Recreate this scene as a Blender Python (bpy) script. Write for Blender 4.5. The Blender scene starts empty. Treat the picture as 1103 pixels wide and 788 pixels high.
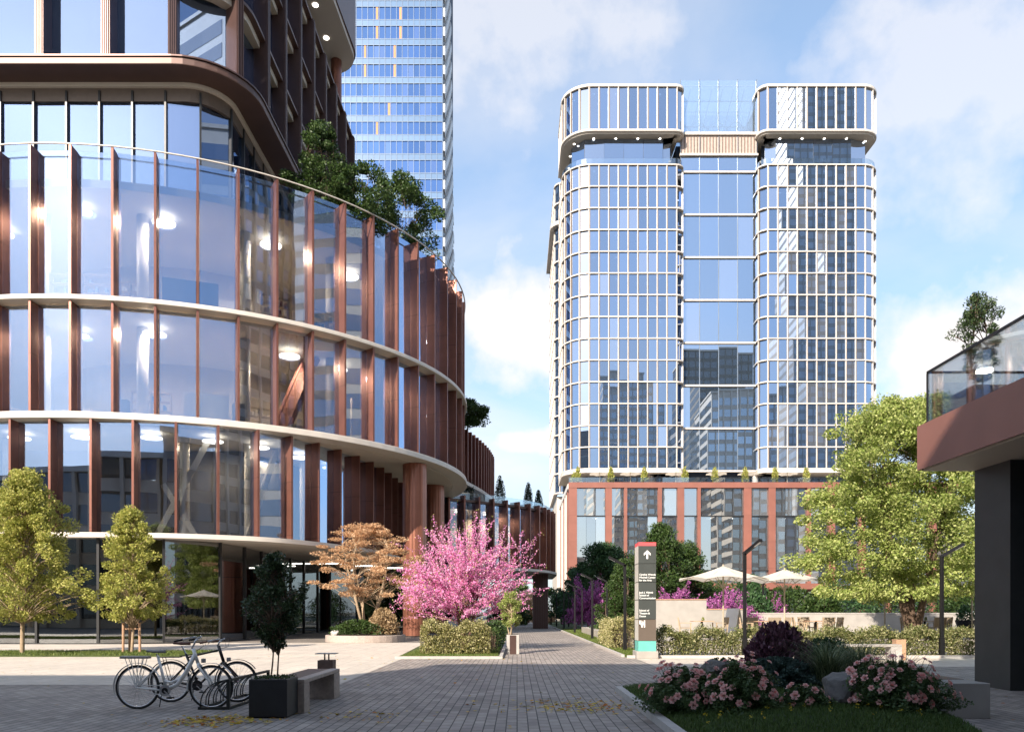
import bpy, math, random
import numpy as np
from mathutils import Vector, Matrix
R = math.radians
random.seed(7); rng = np.random.default_rng(11)
scene = bpy.context.scene
C = scene.collection

# ---------------------------------------------------------------- camera, sky, sun, exposure
F = 850.0; CX = 557.0; HY = 659.0; EYE = 1.6          # focal length in photo pixels, vanishing point, eye height
cam_d = bpy.data.cameras.new('camera'); cam = bpy.data.objects.new('camera', cam_d); C.objects.link(cam)
cam.location = (0, 0, EYE); cam.rotation_euler = (R(90), 0, 0)
cam_d.sensor_width = 36; cam_d.lens = F/1103*36
cam_d.shift_x = -(CX-551.5)/1103; cam_d.shift_y = (HY-394)/1103
cam_d.clip_start = .1; cam_d.clip_end = 6000
scene.camera = cam

TO_SUN = Vector((-0.47, -0.83, 0.55)).normalized()
SUN_EL = math.asin(TO_SUN.z)
world = bpy.data.worlds.new('World'); scene.world = world; world.use_nodes = True
nt = world.node_tree; nt.nodes.clear()
N = nt.nodes.new; L = nt.links.new
wo = N('ShaderNodeOutputWorld'); bg = N('ShaderNodeBackground'); bg.inputs[1].default_value = 0.15
sky = N('ShaderNodeTexSky'); sky.sky_type = 'NISHITA'; sky.sun_disc = False
sky.sun_elevation = SUN_EL; sky.sun_rotation = math.atan2(TO_SUN.x, TO_SUN.y)
sky.air_density = 1.0; sky.dust_density = 1.0; sky.ozone_density = 2.0
tc = N('ShaderNodeTexCoord'); sep = N('ShaderNodeSeparateXYZ'); L(tc.outputs['Generated'], sep.inputs[0])
# clouds on a dome: project the direction onto a flat layer overhead
mx = N('ShaderNodeMath'); mx.operation = 'MAXIMUM'; mx.inputs[1].default_value = 0.0; L(sep.outputs[2], mx.inputs[0])
ad = N('ShaderNodeMath'); ad.operation = 'ADD'; ad.inputs[1].default_value = 0.22; L(mx.outputs[0], ad.inputs[0])
dv = N('ShaderNodeVectorMath'); dv.operation = 'DIVIDE'; L(tc.outputs['Generated'], dv.inputs[0])
cb = N('ShaderNodeCombineXYZ')
for i in range(3): L(ad.outputs[0], cb.inputs[i])
L(cb.outputs[0], dv.inputs[1])
mp = N('ShaderNodeMapping'); mp.inputs['Scale'].default_value = (0.75, 0.75, 1.3); mp.inputs['Location'].default_value = (2.35, 0.6, 0.3)
L(dv.outputs[0], mp.inputs[0])
n1 = N('ShaderNodeTexNoise'); n1.inputs['Scale'].default_value = 1.5; n1.inputs['Detail'].default_value = 9; n1.inputs['Roughness'].default_value = .52; n1.inputs['Distortion'].default_value = .25
L(mp.outputs[0], n1.inputs['Vector'])
cr = N('ShaderNodeValToRGB'); cr.color_ramp.elements[0].position = .47; cr.color_ramp.elements[1].position = .74
L(n1.outputs[0], cr.inputs[0])
# a little haze near the horizon
hz = N('ShaderNodeMapRange'); hz.inputs[1].default_value = 0.0; hz.inputs[2].default_value = 0.5; hz.inputs[3].default_value = 0.70; hz.inputs[4].default_value = 0.34
L(sep.outputs[2], hz.inputs[0])
def cloud_at(px, py, sx, sy):
    """a soft cumulus bank in one direction of the sky (as seen from the plaza)"""
    d = Vector(((px-CX)/F, 1, (HY-py)/F)).normalized()
    sb = N('ShaderNodeVectorMath'); sb.operation = 'SUBTRACT'; sb.inputs[1].default_value = d; L(tc.outputs['Generated'], sb.inputs[0])
    sc = N('ShaderNodeVectorMath'); sc.operation = 'MULTIPLY'; sc.inputs[1].default_value = (F/sx, F/sx, F/sy); L(sb.outputs[0], sc.inputs[0])
    ln = N('ShaderNodeVectorMath'); ln.operation = 'LENGTH'; L(sc.outputs[0], ln.inputs[0])
    n2 = N('ShaderNodeTexNoise'); n2.inputs['Scale'].default_value = 9; n2.inputs['Detail'].default_value = 8; n2.inputs['Roughness'].default_value = .55
    L(tc.outputs['Generated'], n2.inputs['Vector'])
    m = N('ShaderNodeMath'); m.operation = 'MULTIPLY_ADD'; m.inputs[1].default_value = -2.6; L(n2.outputs[0], m.inputs[0]); 
    a = N('ShaderNodeMath'); a.operation = 'ADD'; a.inputs[1].default_value = 1.3; L(ln.outputs['Value'], a.inputs[0]); L(a.outputs[0], m.inputs[2])
    r = N('ShaderNodeMapRange'); r.inputs[1].default_value = .40; r.inputs[2].default_value = 1.0; r.inputs[3].default_value = 1.0; r.inputs[4].default_value = 0; L(m.outputs[0], r.inputs[0])
    return r.outputs[0]
def mmax(a, b):
    m = N('ShaderNodeMath'); m.operation = 'MAXIMUM'; L(a, m.inputs[0]); L(b, m.inputs[1]); return m.outputs[0]
c1 = N('ShaderNodeMath'); c1.operation = 'MULTIPLY'; c1.inputs[1].default_value = .62; L(cr.outputs[0], c1.inputs[0])
fw = N('ShaderNodeMapRange'); fw.inputs[1].default_value = -.3; fw.inputs[2].default_value = .4; fw.inputs[3].default_value = .8; fw.inputs[4].default_value = 1.0; L(sep.outputs[1], fw.inputs[0])
c2 = N('ShaderNodeMath'); c2.operation = 'MULTIPLY'; L(c1.outputs[0], c2.inputs[0]); L(fw.outputs[0], c2.inputs[1])
cl = mmax(c2.outputs[0], cloud_at(560, 345, 105, 75))
cl = mmax(cl, cloud_at(570, 475, 70, 18))
def veil(px, py, sx, sy, k):
    m = N('ShaderNodeMath'); m.operation = 'MULTIPLY'; m.inputs[1].default_value = k; L(cloud_at(px, py, sx, sy), m.inputs[0]); return m.outputs[0]
cl = mmax(cl, veil(570, 25, 150, 70, .55)); cl = mmax(cl, veil(1060, 70, 130, 110, .55))
cl = mmax(cl, cloud_at(1020, 385, 120, 75))
mix2 = N('ShaderNodeMix'); mix2.data_type = 'RGBA'; mix2.inputs[7].default_value = (1.65, 2.15, 2.65, 1)
L(hz.outputs[0], mix2.inputs[0]); L(sky.outputs[0], mix2.inputs[6])
mix = N('ShaderNodeMix'); mix.data_type = 'RGBA'; mix.inputs[7].default_value = (3.6, 3.45, 3.4, 1)
L(cl, mix.inputs[0]); L(mix2.outputs[2], mix.inputs[6])
L(mix.outputs[2], bg.inputs[0]); L(bg.outputs[0], wo.inputs[0])

sd = bpy.data.lights.new('sun', 'SUN'); sd.energy = 4.3; sd.angle = R(.5); sd.color = (1, .88, .74)
sun = bpy.data.objects.new('sun', sd); C.objects.link(sun); sun.rotation_euler = TO_SUN.to_track_quat('Z', 'Y').to_euler()
scene.view_settings.view_transform = 'Standard'; scene.view_settings.look = 'None'
scene.view_settings.exposure = 1.05; scene.view_settings.gamma = 1.0
scene.cycles.max_bounces = 8; scene.cycles.transparent_max_bounces = 14; scene.cycles.glossy_bounces = 4
scene.cycles.transmission_bounces = 6; scene.cycles.diffuse_bounces = 3
scene.cycles.caustics_reflective = False; scene.cycles.caustics_refractive = False
scene.cycles.sample_clamp_indirect = 4.0

# ---------------------------------------------------------------- materials
M = {}
def mat(name, col, rough=.6, metal=0., var=.12, vscale=3., bump=0., bscale=40., spec=.5, island=0., trans=0., emit=None, estr=0., seam=0.):
    m = bpy.data.materials.new(name); m.use_nodes = True; t = m.node_tree; b = t.nodes['Principled BSDF']
    b.inputs['Roughness'].default_value = rough; b.inputs['Metallic'].default_value = metal
    b.inputs['Specular IOR Level'].default_value = spec
    co = t.nodes.new('ShaderNodeTexCoord'); n = t.nodes.new('ShaderNodeTexNoise'); n.inputs['Scale'].default_value = vscale; n.inputs['Detail'].default_value = 5
    t.links.new(co.outputs['Object'], n.inputs['Vector'])
    rp = t.nodes.new('ShaderNodeMapRange'); rp.inputs[1].default_value = .25; rp.inputs[2].default_value = .75
    rp.inputs[3].default_value = 1-var; rp.inputs[4].default_value = 1+var; t.links.new(n.outputs[0], rp.inputs[0])
    val = rp.outputs[0]
    if island:
        g = t.nodes.new('ShaderNodeNewGeometry'); r2 = t.nodes.new('ShaderNodeMapRange'); r2.inputs[3].default_value = 1-island; r2.inputs[4].default_value = 1+island
        t.links.new(g.outputs['Random Per Island'], r2.inputs[0]); mu = t.nodes.new('ShaderNodeMath'); mu.operation = 'MULTIPLY'
        t.links.new(val, mu.inputs[0]); t.links.new(r2.outputs[0], mu.inputs[1]); val = mu.outputs[0]
    oi = t.nodes.new('ShaderNodeObjectInfo'); ro = t.nodes.new('ShaderNodeMapRange'); ro.inputs[3].default_value = .93; ro.inputs[4].default_value = 1.07; t.links.new(oi.outputs['Random'], ro.inputs[0])
    mo = t.nodes.new('ShaderNodeMath'); mo.operation = 'MULTIPLY'; t.links.new(val, mo.inputs[0]); t.links.new(ro.outputs[0], mo.inputs[1]); val = mo.outputs[0]
    if seam:   # thin dark joints between cladding panels, every few metres up
        sz = t.nodes.new('ShaderNodeSeparateXYZ'); t.links.new(co.outputs['Object'], sz.inputs[0]); md = t.nodes.new('ShaderNodeMath'); md.operation = 'PINGPONG'; md.inputs[1].default_value = seam/2; t.links.new(sz.outputs[2], md.inputs[0])
        ls_ = t.nodes.new('ShaderNodeMapRange'); ls_.inputs[1].default_value = .0; ls_.inputs[2].default_value = .022; ls_.inputs[3].default_value = .35; ls_.inputs[4].default_value = 1; t.links.new(md.outputs[0], ls_.inputs[0])
        ms_ = t.nodes.new('ShaderNodeMath'); ms_.operation = 'MULTIPLY'; t.links.new(val, ms_.inputs[0]); t.links.new(ls_.outputs[0], ms_.inputs[1]); val = ms_.outputs[0]
    hs = t.nodes.new('ShaderNodeHueSaturation'); hs.inputs['Color'].default_value = (*col, 1); t.links.new(val, hs.inputs['Value'])
    t.links.new(hs.outputs[0], b.inputs['Base Color'])
    if bump:
        nb = t.nodes.new('ShaderNodeTexNoise'); nb.inputs['Scale'].default_value = bscale; nb.inputs['Detail'].default_value = 4; t.links.new(co.outputs['Object'], nb.inputs['Vector'])
        bp = t.nodes.new('ShaderNodeBump'); bp.inputs['Strength'].default_value = bump; bp.inputs['Distance'].default_value = .02
        t.links.new(nb.outputs[0], bp.inputs['Height']); t.links.new(bp.outputs[0], b.inputs['Normal'])
    if emit:
        b.inputs['Emission Color'].default_value = (*emit, 1); b.inputs['Emission Strength'].default_value = estr
    M[name] = m; return m

def leaf_mat(name, cols, trans=.35, rough=.5, hv=.0):
    """leaf colour picked per leaf from a small ramp; lets some light through"""
    m = bpy.data.materials.new(name); m.use_nodes = True; t = m.node_tree; t.nodes.clear()
    g = t.nodes.new('ShaderNodeNewGeometry'); r = t.nodes.new('ShaderNodeValToRGB')
    el = r.color_ramp.elements
    while len(el) < len(cols): el.new(.5)
    for i, c in enumerate(cols): el[i].position = i/(len(cols)-1); el[i].color = (*c, 1)
    t.links.new(g.outputs['Random Per Island'], r.inputs[0])
    b = t.nodes.new('ShaderNodeBsdfPrincipled'); b.inputs['Roughness'].default_value = rough; b.inputs['Specular IOR Level'].default_value = .35
    tr = t.nodes.new('ShaderNodeBsdfTranslucent'); mx = t.nodes.new('ShaderNodeMixShader'); mx.inputs[0].default_value = trans
    o = t.nodes.new('ShaderNodeOutputMaterial')
    t.links.new(r.outputs[0], b.inputs['Base Color']); t.links.new(r.outputs[0], tr.inputs[0])
    t.links.new(b.outputs[0], mx.inputs[1]); t.links.new(tr.outputs[0], mx.inputs[2]); t.links.new(mx.outputs[0], o.inputs[0])
    M[name] = m; return m

def glass_mat(name, tint, refl, see=(.8, .85, .85), base=None, base_fac=0., rough=.0, wav=0., vary=0.):
    """architectural glass: transparent + mirror reflection growing at grazing angles (+ optional coated body colour)"""
    m = bpy.data.materials.new(name); m.use_nodes = True; t = m.node_tree; t.nodes.clear()
    o = t.nodes.new('ShaderNodeOutputMaterial'); gl = t.nodes.new('ShaderNodeBsdfGlossy'); gl.inputs['Color'].default_value = (*tint, 1); gl.inputs['Roughness'].default_value = rough
    tr = t.nodes.new('ShaderNodeBsdfTransparent'); tr.inputs[0].default_value = (*see, 1)
    lw = t.nodes.new('ShaderNodeLayerWeight'); lw.inputs[0].default_value = .25
    mr = t.nodes.new('ShaderNodeMapRange'); mr.inputs[3].default_value = refl; mr.inputs[4].default_value = min(1, refl+.45)
    t.links.new(lw.outputs['Fresnel'], mr.inputs[0])
    back = tr.outputs[0]
    if base:
        d = t.nodes.new('ShaderNodeBsdfDiffuse'); d.inputs[0].default_value = (*base, 1); ms = t.nodes.new('ShaderNodeMixShader'); ms.inputs[0].default_value = base_fac
        t.links.new(tr.outputs[0], ms.inputs[1]); t.links.new(d.outputs[0], ms.inputs[2]); back = ms.outputs[0]
    fac = mr.outputs[0]
    if vary:   # every pane a little more or less coated, a few with pale blinds down
        g = t.nodes.new('ShaderNodeNewGeometry'); oi = t.nodes.new('ShaderNodeObjectInfo'); ad_ = t.nodes.new('ShaderNodeMath'); t.links.new(g.outputs['Random Per Island'], ad_.inputs[0]); t.links.new(oi.outputs['Random'], ad_.inputs[1])
        fr = t.nodes.new('ShaderNodeMath'); fr.operation = 'FRACT'; t.links.new(ad_.outputs[0], fr.inputs[0])
        vr = t.nodes.new('ShaderNodeMapRange'); vr.inputs[3].default_value = 1-vary; vr.inputs[4].default_value = 1+vary*.5; t.links.new(fr.outputs[0], vr.inputs[0])
        mf = t.nodes.new('ShaderNodeMath'); mf.operation = 'MULTIPLY'; mf.use_clamp = True; t.links.new(fac, mf.inputs[0]); t.links.new(vr.outputs[0], mf.inputs[1]); fac = mf.outputs[0]
        if base:
            cr_ = t.nodes.new('ShaderNodeValToRGB'); cr_.color_ramp.interpolation = 'CONSTANT'; cr_.color_ramp.elements[0].color = (*base, 1); e = cr_.color_ramp.elements[1]; e.position = .82; e.color = (.30, .31, .32, 1)
            t.links.new(fr.outputs[0], cr_.inputs[0]); t.links.new(cr_.outputs[0], d.inputs[0])
    mx = t.nodes.new('ShaderNodeMixShader'); t.links.new(fac, mx.inputs[0]); t.links.new(back, mx.inputs[1]); t.links.new(gl.outputs[0], mx.inputs[2])
    if wav:
        co = t.nodes.new('ShaderNodeTexCoord'); nb = t.nodes.new('ShaderNodeTexNoise'); nb.inputs['Scale'].default_value = .35; nb.inputs['Detail'].default_value = 1
        t.links.new(co.outputs['Object'], nb.inputs['Vector'])
        bp = t.nodes.new('ShaderNodeBump'); bp.inputs['Strength'].default_value = wav; bp.inputs['Distance'].default_value = .1
        t.links.new(nb.outputs[0], bp.inputs['Height']); t.links.new(bp.outputs[0], gl.inputs['Normal'])
    t.links.new(mx.outputs[0], o.inputs[0]); M[name] = m; return m

def paving_mat(name, c1, c2, mortar, bw, bh, msize=.012, rot=90, var=.25, rough=.75, bump=.4, squash=1.):
    m = bpy.data.materials.new(name); m.use_nodes = True; t = m.node_tree; b = t.nodes['Principled BSDF']; b.inputs['Roughness'].default_value = rough
    co = t.nodes.new('ShaderNodeTexCoord'); mp = t.nodes.new('ShaderNodeMapping'); mp.inputs['Rotation'].default_value = (0, 0, R(rot)); t.links.new(co.outputs['Object'], mp.inputs[0])
    br = t.nodes.new('ShaderNodeTexBrick'); t.links.new(mp.outputs[0], br.inputs['Vector'])
    br.inputs['Color1'].default_value = (*c1, 1); br.inputs['Color2'].default_value = (*c2, 1); br.inputs['Mortar'].default_value = (*mortar, 1)
    br.inputs['Scale'].default_value = 1; br.inputs['Brick Width'].default_value = bw; br.inputs['Row Height'].default_value = bh; br.inputs['Mortar Size'].default_value = msize; br.inputs['Mortar Smooth'].default_value = .3
    n = t.nodes.new('ShaderNodeTexNoise'); n.inputs['Scale'].default_value = .6; n.inputs['Detail'].default_value = 8; n.inputs['Roughness'].default_value = .65; t.links.new(co.outputs['Object'], n.inputs['Vector'])
    rp = t.nodes.new('ShaderNodeMapRange'); rp.inputs[1].default_value = .3; rp.inputs[2].default_value = .7; rp.inputs[3].default_value = 1-var; rp.inputs[4].default_value = 1+var; t.links.new(n.outputs[0], rp.inputs[0])
    hs = t.nodes.new('ShaderNodeHueSaturation'); t.links.new(br.outputs[0], hs.inputs['Color']); t.links.new(rp.outputs[0], hs.inputs['Value']); t.links.new(hs.outputs[0], b.inputs['Base Color'])
    n4 = t.nodes.new('ShaderNodeTexNoise'); n4.inputs['Scale'].default_value = 4.5; n4.inputs['Detail'].default_value = 9; n4.inputs['Roughness'].default_value = .7; t.links.new(co.outputs['Object'], n4.inputs['Vector'])
    r4 = t.nodes.new('ShaderNodeMapRange'); r4.inputs[1].default_value = .30; r4.inputs[2].default_value = .62; r4.inputs[3].default_value = .80; r4.inputs[4].default_value = 1.06; t.links.new(n4.outputs[0], r4.inputs[0])
    m4 = t.nodes.new('ShaderNodeMath'); m4.operation = 'MULTIPLY'; t.links.new(rp.outputs[0], m4.inputs[0]); t.links.new(r4.outputs[0], m4.inputs[1]); t.links.new(m4.outputs[0], hs.inputs['Value'])
    n2 = t.nodes.new('ShaderNodeTexNoise'); n2.inputs['Scale'].default_value = 60; n2.inputs['Detail'].default_value = 3; t.links.new(co.outputs['Object'], n2.inputs['Vector'])
    mu = t.nodes.new('ShaderNodeMath'); mu.operation = 'MULTIPLY_ADD'; mu.inputs[1].default_value = -1; t.links.new(br.outputs['Fac'], mu.inputs[0])
    m3 = t.nodes.new('ShaderNodeMath'); m3.operation = 'MULTIPLY'; m3.inputs[1].default_value = .35; t.links.new(n2.outputs[0], m3.inputs[0]); t.links.new(m3.outputs[0], mu.inputs[2])
    bp = t.nodes.new('ShaderNodeBump'); bp.inputs['Strength'].default_value = bump; bp.inputs['Distance'].default_value = .008; t.links.new(mu.outputs[0], bp.inputs['Height']); t.links.new(bp.outputs[0], b.inputs['Normal'])
    M[name] = m; return m

mat('column_bronze', (.30, .125, .085), .32, .55, .12, 1)
mat('bronze', (.215, .090, .066), .36, .5, .16, 1.2, seam=2.9)           # red-brown fins
mat('bronze_dark', (.105, .062, .055), .38, .45, .12, 1.5)      # upper block piers
mat('bronze_ledge', (.115, .066, .054), .45, .3, .1, 1)
mat('rust', (.25, .098, .072), .5, .1, .12, .6, seam=4.7)              # podium piers
mat('wing_red', (.17, .06, .045), .45, .3, .15, 1, seam=2.3)
mat('cream', (.66, .60, .52), .5, 0, .06, .5)
mat('white_frame', (.60, .55, .50), .45, 0, .05, .5)
mat('ring_white', (.66, .61, .55), .45, 0, .05, .4)
mat('soffit', (.62, .56, .49), .6, 0, .08, .3)
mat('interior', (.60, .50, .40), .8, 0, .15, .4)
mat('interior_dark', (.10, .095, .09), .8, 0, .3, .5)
mat('tower_core', (.05, .07, .11), .8, 0, .3, .2)
mat('mullion', (.035, .036, .038), .4, .3, .1, 3)
mat('mullion_brown', (.16, .12, .095), .5, .2, .1, 3)  # lintel, louvre slats and the painted shade strips beside tower mullions
mat('black_metal', (.018, .018, .02), .42, .5, .1, 6)
mat('dark_panel', (.05, .053, .052), .5, .2, .12, 2, bump=.05)
mat('charcoal_box', (.02, .021, .024), .5, .1, .2, 4, bump=.08)
mat('granite', (.40, .335, .295), .7, 0, .22, 18, bump=.15, bscale=120)
mat('concrete', (.42, .40, .38), .8, 0, .14, 3, bump=.2, bscale=60)
mat('concrete_warm', (.34, .32, .295), .8, 0, .12, 2, bump=.2, bscale=60)  # slightly darker, warmer concrete for walls, benches and the sign base
mat('seat_wood', (.13, .085, .07), .6, 0, .2, 12)
mat('warm_wood', (.45, .27, .17), .6, 0, .18, 8)
mat('teak', (.40, .30, .20), .6, 0, .18, 10)
mat('chair_sling', (.32, .26, .19), .8, 0, .1, 20)
mat('canvas', (.82, .76, .66), .85, 0, .05, 3, bump=.05)
mat('pole_tan', (.42, .36, .27), .5, 0, .1, 4)
mat('bark', (.20, .135, .095), .9, 0, .3, 14, bump=.6, bscale=30)
mat('bark_light', (.36, .27, .18), .85, 0, .25, 12, bump=.5, bscale=30)
mat('bark_dark', (.10, .065, .045), .9, 0, .3, 10, bump=.6, bscale=25)
mat('twig', (.24, .15, .11), .9, 0, .2, 10)
mat('rock', (.15, .14, .13), .85, 0, .35, 4, bump=.8, bscale=9)
mat('soil', (.035, .025, .018), .95, 0, .3, 8, bump=.5)
mat('bike_white', (.80, .80, .78), .28, .1, .03, 4)
mat('bike_black', (.02, .017, .016), .3, .2, .1, 4)
mat('chrome', (.55, .55, .56), .2, 1, .05, 4)
mat('tyre', (.015, .015, .015), .8, 0, .1, 4)
mat('saddle_brown', (.12, .045, .025), .5, 0, .15, 14)
mat('saddle_grey', (.32, .30, .29), .55, 0, .1, 14)
mat('rack_black', (.03, .033, .03), .5, .3, .15, 8)
mat('sign_grey', (.05, .058, .055), .5, .1, .08, 4)
mat('sign_brown', (.115, .09, .072), .5, .1, .08, 4)
mat('sign_side', (.55, .53, .48), .5, .1, .06, 4)
mat('sign_teal', (.13, .46, .40), .4, 0, .08, 3)
mat('sign_red', (.70, .10, .11), .4, 0, .05, 3)
mat('letters', (.85, .85, .83), .5, 0, .02, 3)
mat('lamp_disc', (.9, .88, .85), .5, emit=(1, .95, .86), estr=3.5)
mat('lamp_spot', (.9, .88, .85), .5, emit=(1, .95, .86), estr=4.0)
mat('spandrel', (.085, .17, .31), .35, .1, .06, .2)
mat('tower_mullion', (.14, .20, .30), .4, .2, .06, .2)
mat('canopy_red', (.27, .125, .10), .4, .2, .1, 1)
mat('lattice', (.72, .74, .76), .4, .2, .1, .3)
mat('lattice_dark', (.20, .24, .29), .3, .3, .2, .3)
mat('white_board', (.78, .77, .74), .5, 0, .03, 2)
mat('soffit_bounce', (.66, .54, .42), .6, 0, .08, .3)  # canopy soffit; warm tint stands in for light bounced off sunlit ground
mat('crown_truss', (.34, .42, .56), .4, .3, .08, 1)
mat('louvre', (.40, .32, .28), .6, 0, .15, 2)
mat('orange_blind', (.55, .25, .10), .6, 0, .1, 2)
glass_mat('tower_glass', (.55, .65, .82), .60, (.35, .45, .6), (.06, .10, .17), .5, vary=.28)
mat('window_pale', (.50, .56, .64), .4, 0, .25, .2)
glass_mat('tower_mid_glass', (.64, .74, .90), .64, (.35, .42, .5), (.10, .14, .19), .5, vary=.15)
glass_mat('blue_glass', (.17, .30, .58), .80, (.2, .3, .5), (.05, .10, .22), .8, vary=.25)
glass_mat('curved_glass', (.50, .64, .91), .30, (.80, .82, .82), None, 0, wav=.05)
glass_mat('ground_glass', (.7, .72, .74), .26, (.52, .53, .52), None, 0, wav=.03)
glass_mat('upper_glass', (.31, .43, .68), .48, (.55, .6, .65), (.10, .12, .16), .3)
glass_mat('podium_glass', (.85, .9, .95), .5, (.5, .5, .5), (.09, .09, .09), .5, wav=.03, vary=.2)
glass_mat('street_glass', (.5, .55, .6), .18, (.1, .1, .1), (.04, .045, .05), .95)
glass_mat('crown_glass', (.85, .92, 1.0), .34, (.80, .88, .94), (.5, .6, .7), .15)
glass_mat('rail_glass', (.9, .95, 1), .14, (.90, .94, .96))
paving_mat('brick_path', (.37, .322, .285), (.25, .218, .198), (.045, .040, .037), .32, .155, .009)
paving_mat('slab_walk', (.62, .55, .47), (.55, .49, .42), (.30, .27, .24), 1.2, .6, .008, var=.10, bump=.15)
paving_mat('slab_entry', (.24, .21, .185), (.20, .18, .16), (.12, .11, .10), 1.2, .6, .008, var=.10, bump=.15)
paving_mat('patio', (.46, .42, .37), (.40, .37, .33), (.28, .26, .24), .8, .8, .008, var=.1, bump=.15)
mat('kerb', (.46, .43, .40), .8, 0, .12, 6, bump=.2, bscale=50)
mat('lawn_base', (.055, .075, .018), .95, 0, .35, 2.5, bump=.4)
mat('bed_base', (.030, .042, .014), .95, 0, .35, 2.5, bump=.4)
mat('ground_far', (.16, .15, .13), .95, 0, .2, .05)
leaf_mat('leaf_yellow', [(.24, .28, .05), (.40, .42, .10), (.64, .60, .19), (.17, .20, .03)], .38)
leaf_mat('leaf_lime', [(.18, .25, .05), (.33, .41, .10), (.58, .61, .24), (.13, .19, .03)], .38)
leaf_mat('leaf_green', [(.028, .06, .014), (.05, .095, .022), (.075, .12, .032), (.03, .065, .016)], .25)
leaf_mat('leaf_dark', [(.014, .028, .012), (.025, .045, .018), (.045, .065, .03), (.016, .03, .012)], .15, .4)
leaf_mat('leaf_glossy', [(.025, .05, .018), (.045, .08, .03), (.10, .14, .06), (.03, .055, .02)], .15, .3)
leaf_mat('leaf_rose', [(.05, .09, .03), (.08, .13, .045), (.13, .19, .07), (.05, .09, .03)], .25, .45)
leaf_mat('leaf_blue', [(.05, .09, .075), (.08, .13, .11), (.06, .10, .08)], .15)
leaf_mat('leaf_bushy', [(.03, .075, .025), (.05, .11, .04), (.07, .14, .05)], .2)
leaf_mat('leaf_orange', [(.52, .28, .14), (.66, .42, .24), (.76, .54, .34), (.38, .19, .10)], .4)
leaf_mat('leaf_plum', [(.07, .028, .045), (.12, .05, .075), (.20, .10, .13)], .15, .35)
leaf_mat('petal_pink', [(.86, .20, .54), (.93, .40, .70), (.96, .60, .82), (.76, .14, .46)], .4)
leaf_mat('petal_purple', [(.34, .07, .29), (.44, .12, .38), (.52, .20, .45)], .35)
leaf_mat('petal_rose', [(.84, .30, .28), (.92, .50, .46), (.95, .68, .63)], .3)
leaf_mat('petal_yellow', [(.75, .55, .03), (.85, .7, .06), (.7, .4, .03)], .3)
leaf_mat('hedge_leaf', [(.05, .08, .018), (.14, .17, .045), (.50, .48, .26), (.10, .12, .03), (.30, .28, .12)], .28)
leaf_mat('hedge_gold', [(.14, .15, .04), (.36, .34, .13), (.62, .56, .32), (.20, .20, .06)], .3)
leaf_mat('grass_blade', [(.06, .10, .02), (.12, .17, .035), (.20, .24, .05), (.09, .13, .028)], .3)
leaf_mat('grass_shade', [(.055, .10, .024), (.09, .15, .036), (.13, .19, .05)], .3)
leaf_mat('ornamental', [(.06, .09, .04), (.12, .16, .07), (.30, .34, .18), (.08, .12, .05)], .25)
leaf_mat('dry_shrub', [(.38, .27, .15), (.46, .34, .20), (.30, .20, .11)], .3)
leaf_mat('fallen', [(.52, .34, .04), (.70, .50, .07), (.45, .12, .03), (.36, .34, .05), (.62, .42, .07)], .1, .7)

# ---------------------------------------------------------------- mesh helpers
def mesh_obj(name, v, f, m, parent=None, smooth=False):
    me = bpy.data.meshes.new(name)
    v = np.asarray(v, dtype=np.float32)
    if isinstance(f, np.ndarray):
        nf, k = f.shape
        me.vertices.add(len(v)); me.vertices.foreach_set('co', v.ravel())
        me.loops.add(nf*k); me.loops.foreach_set('vertex_index', f.astype(np.int32).ravel())
        me.polygons.add(nf); me.polygons.foreach_set('loop_start', np.arange(0, nf*k, k, dtype=np.int32)); me.polygons.foreach_set('loop_total', np.full(nf, k, dtype=np.int32))
        me.update(calc_edges=True)
    else:
        me.from_pydata([tuple(map(float, p)) for p in v], [], f); me.update()
    if smooth: me.polygons.foreach_set('use_smooth', [True]*len(me.polygons))
    if m is not None: me.materials.append(M[m] if isinstance(m, str) else m)
    o = bpy.data.objects.new(name, me); C.objects.link(o)
    if parent is not None: o.parent = parent
    return o

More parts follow.
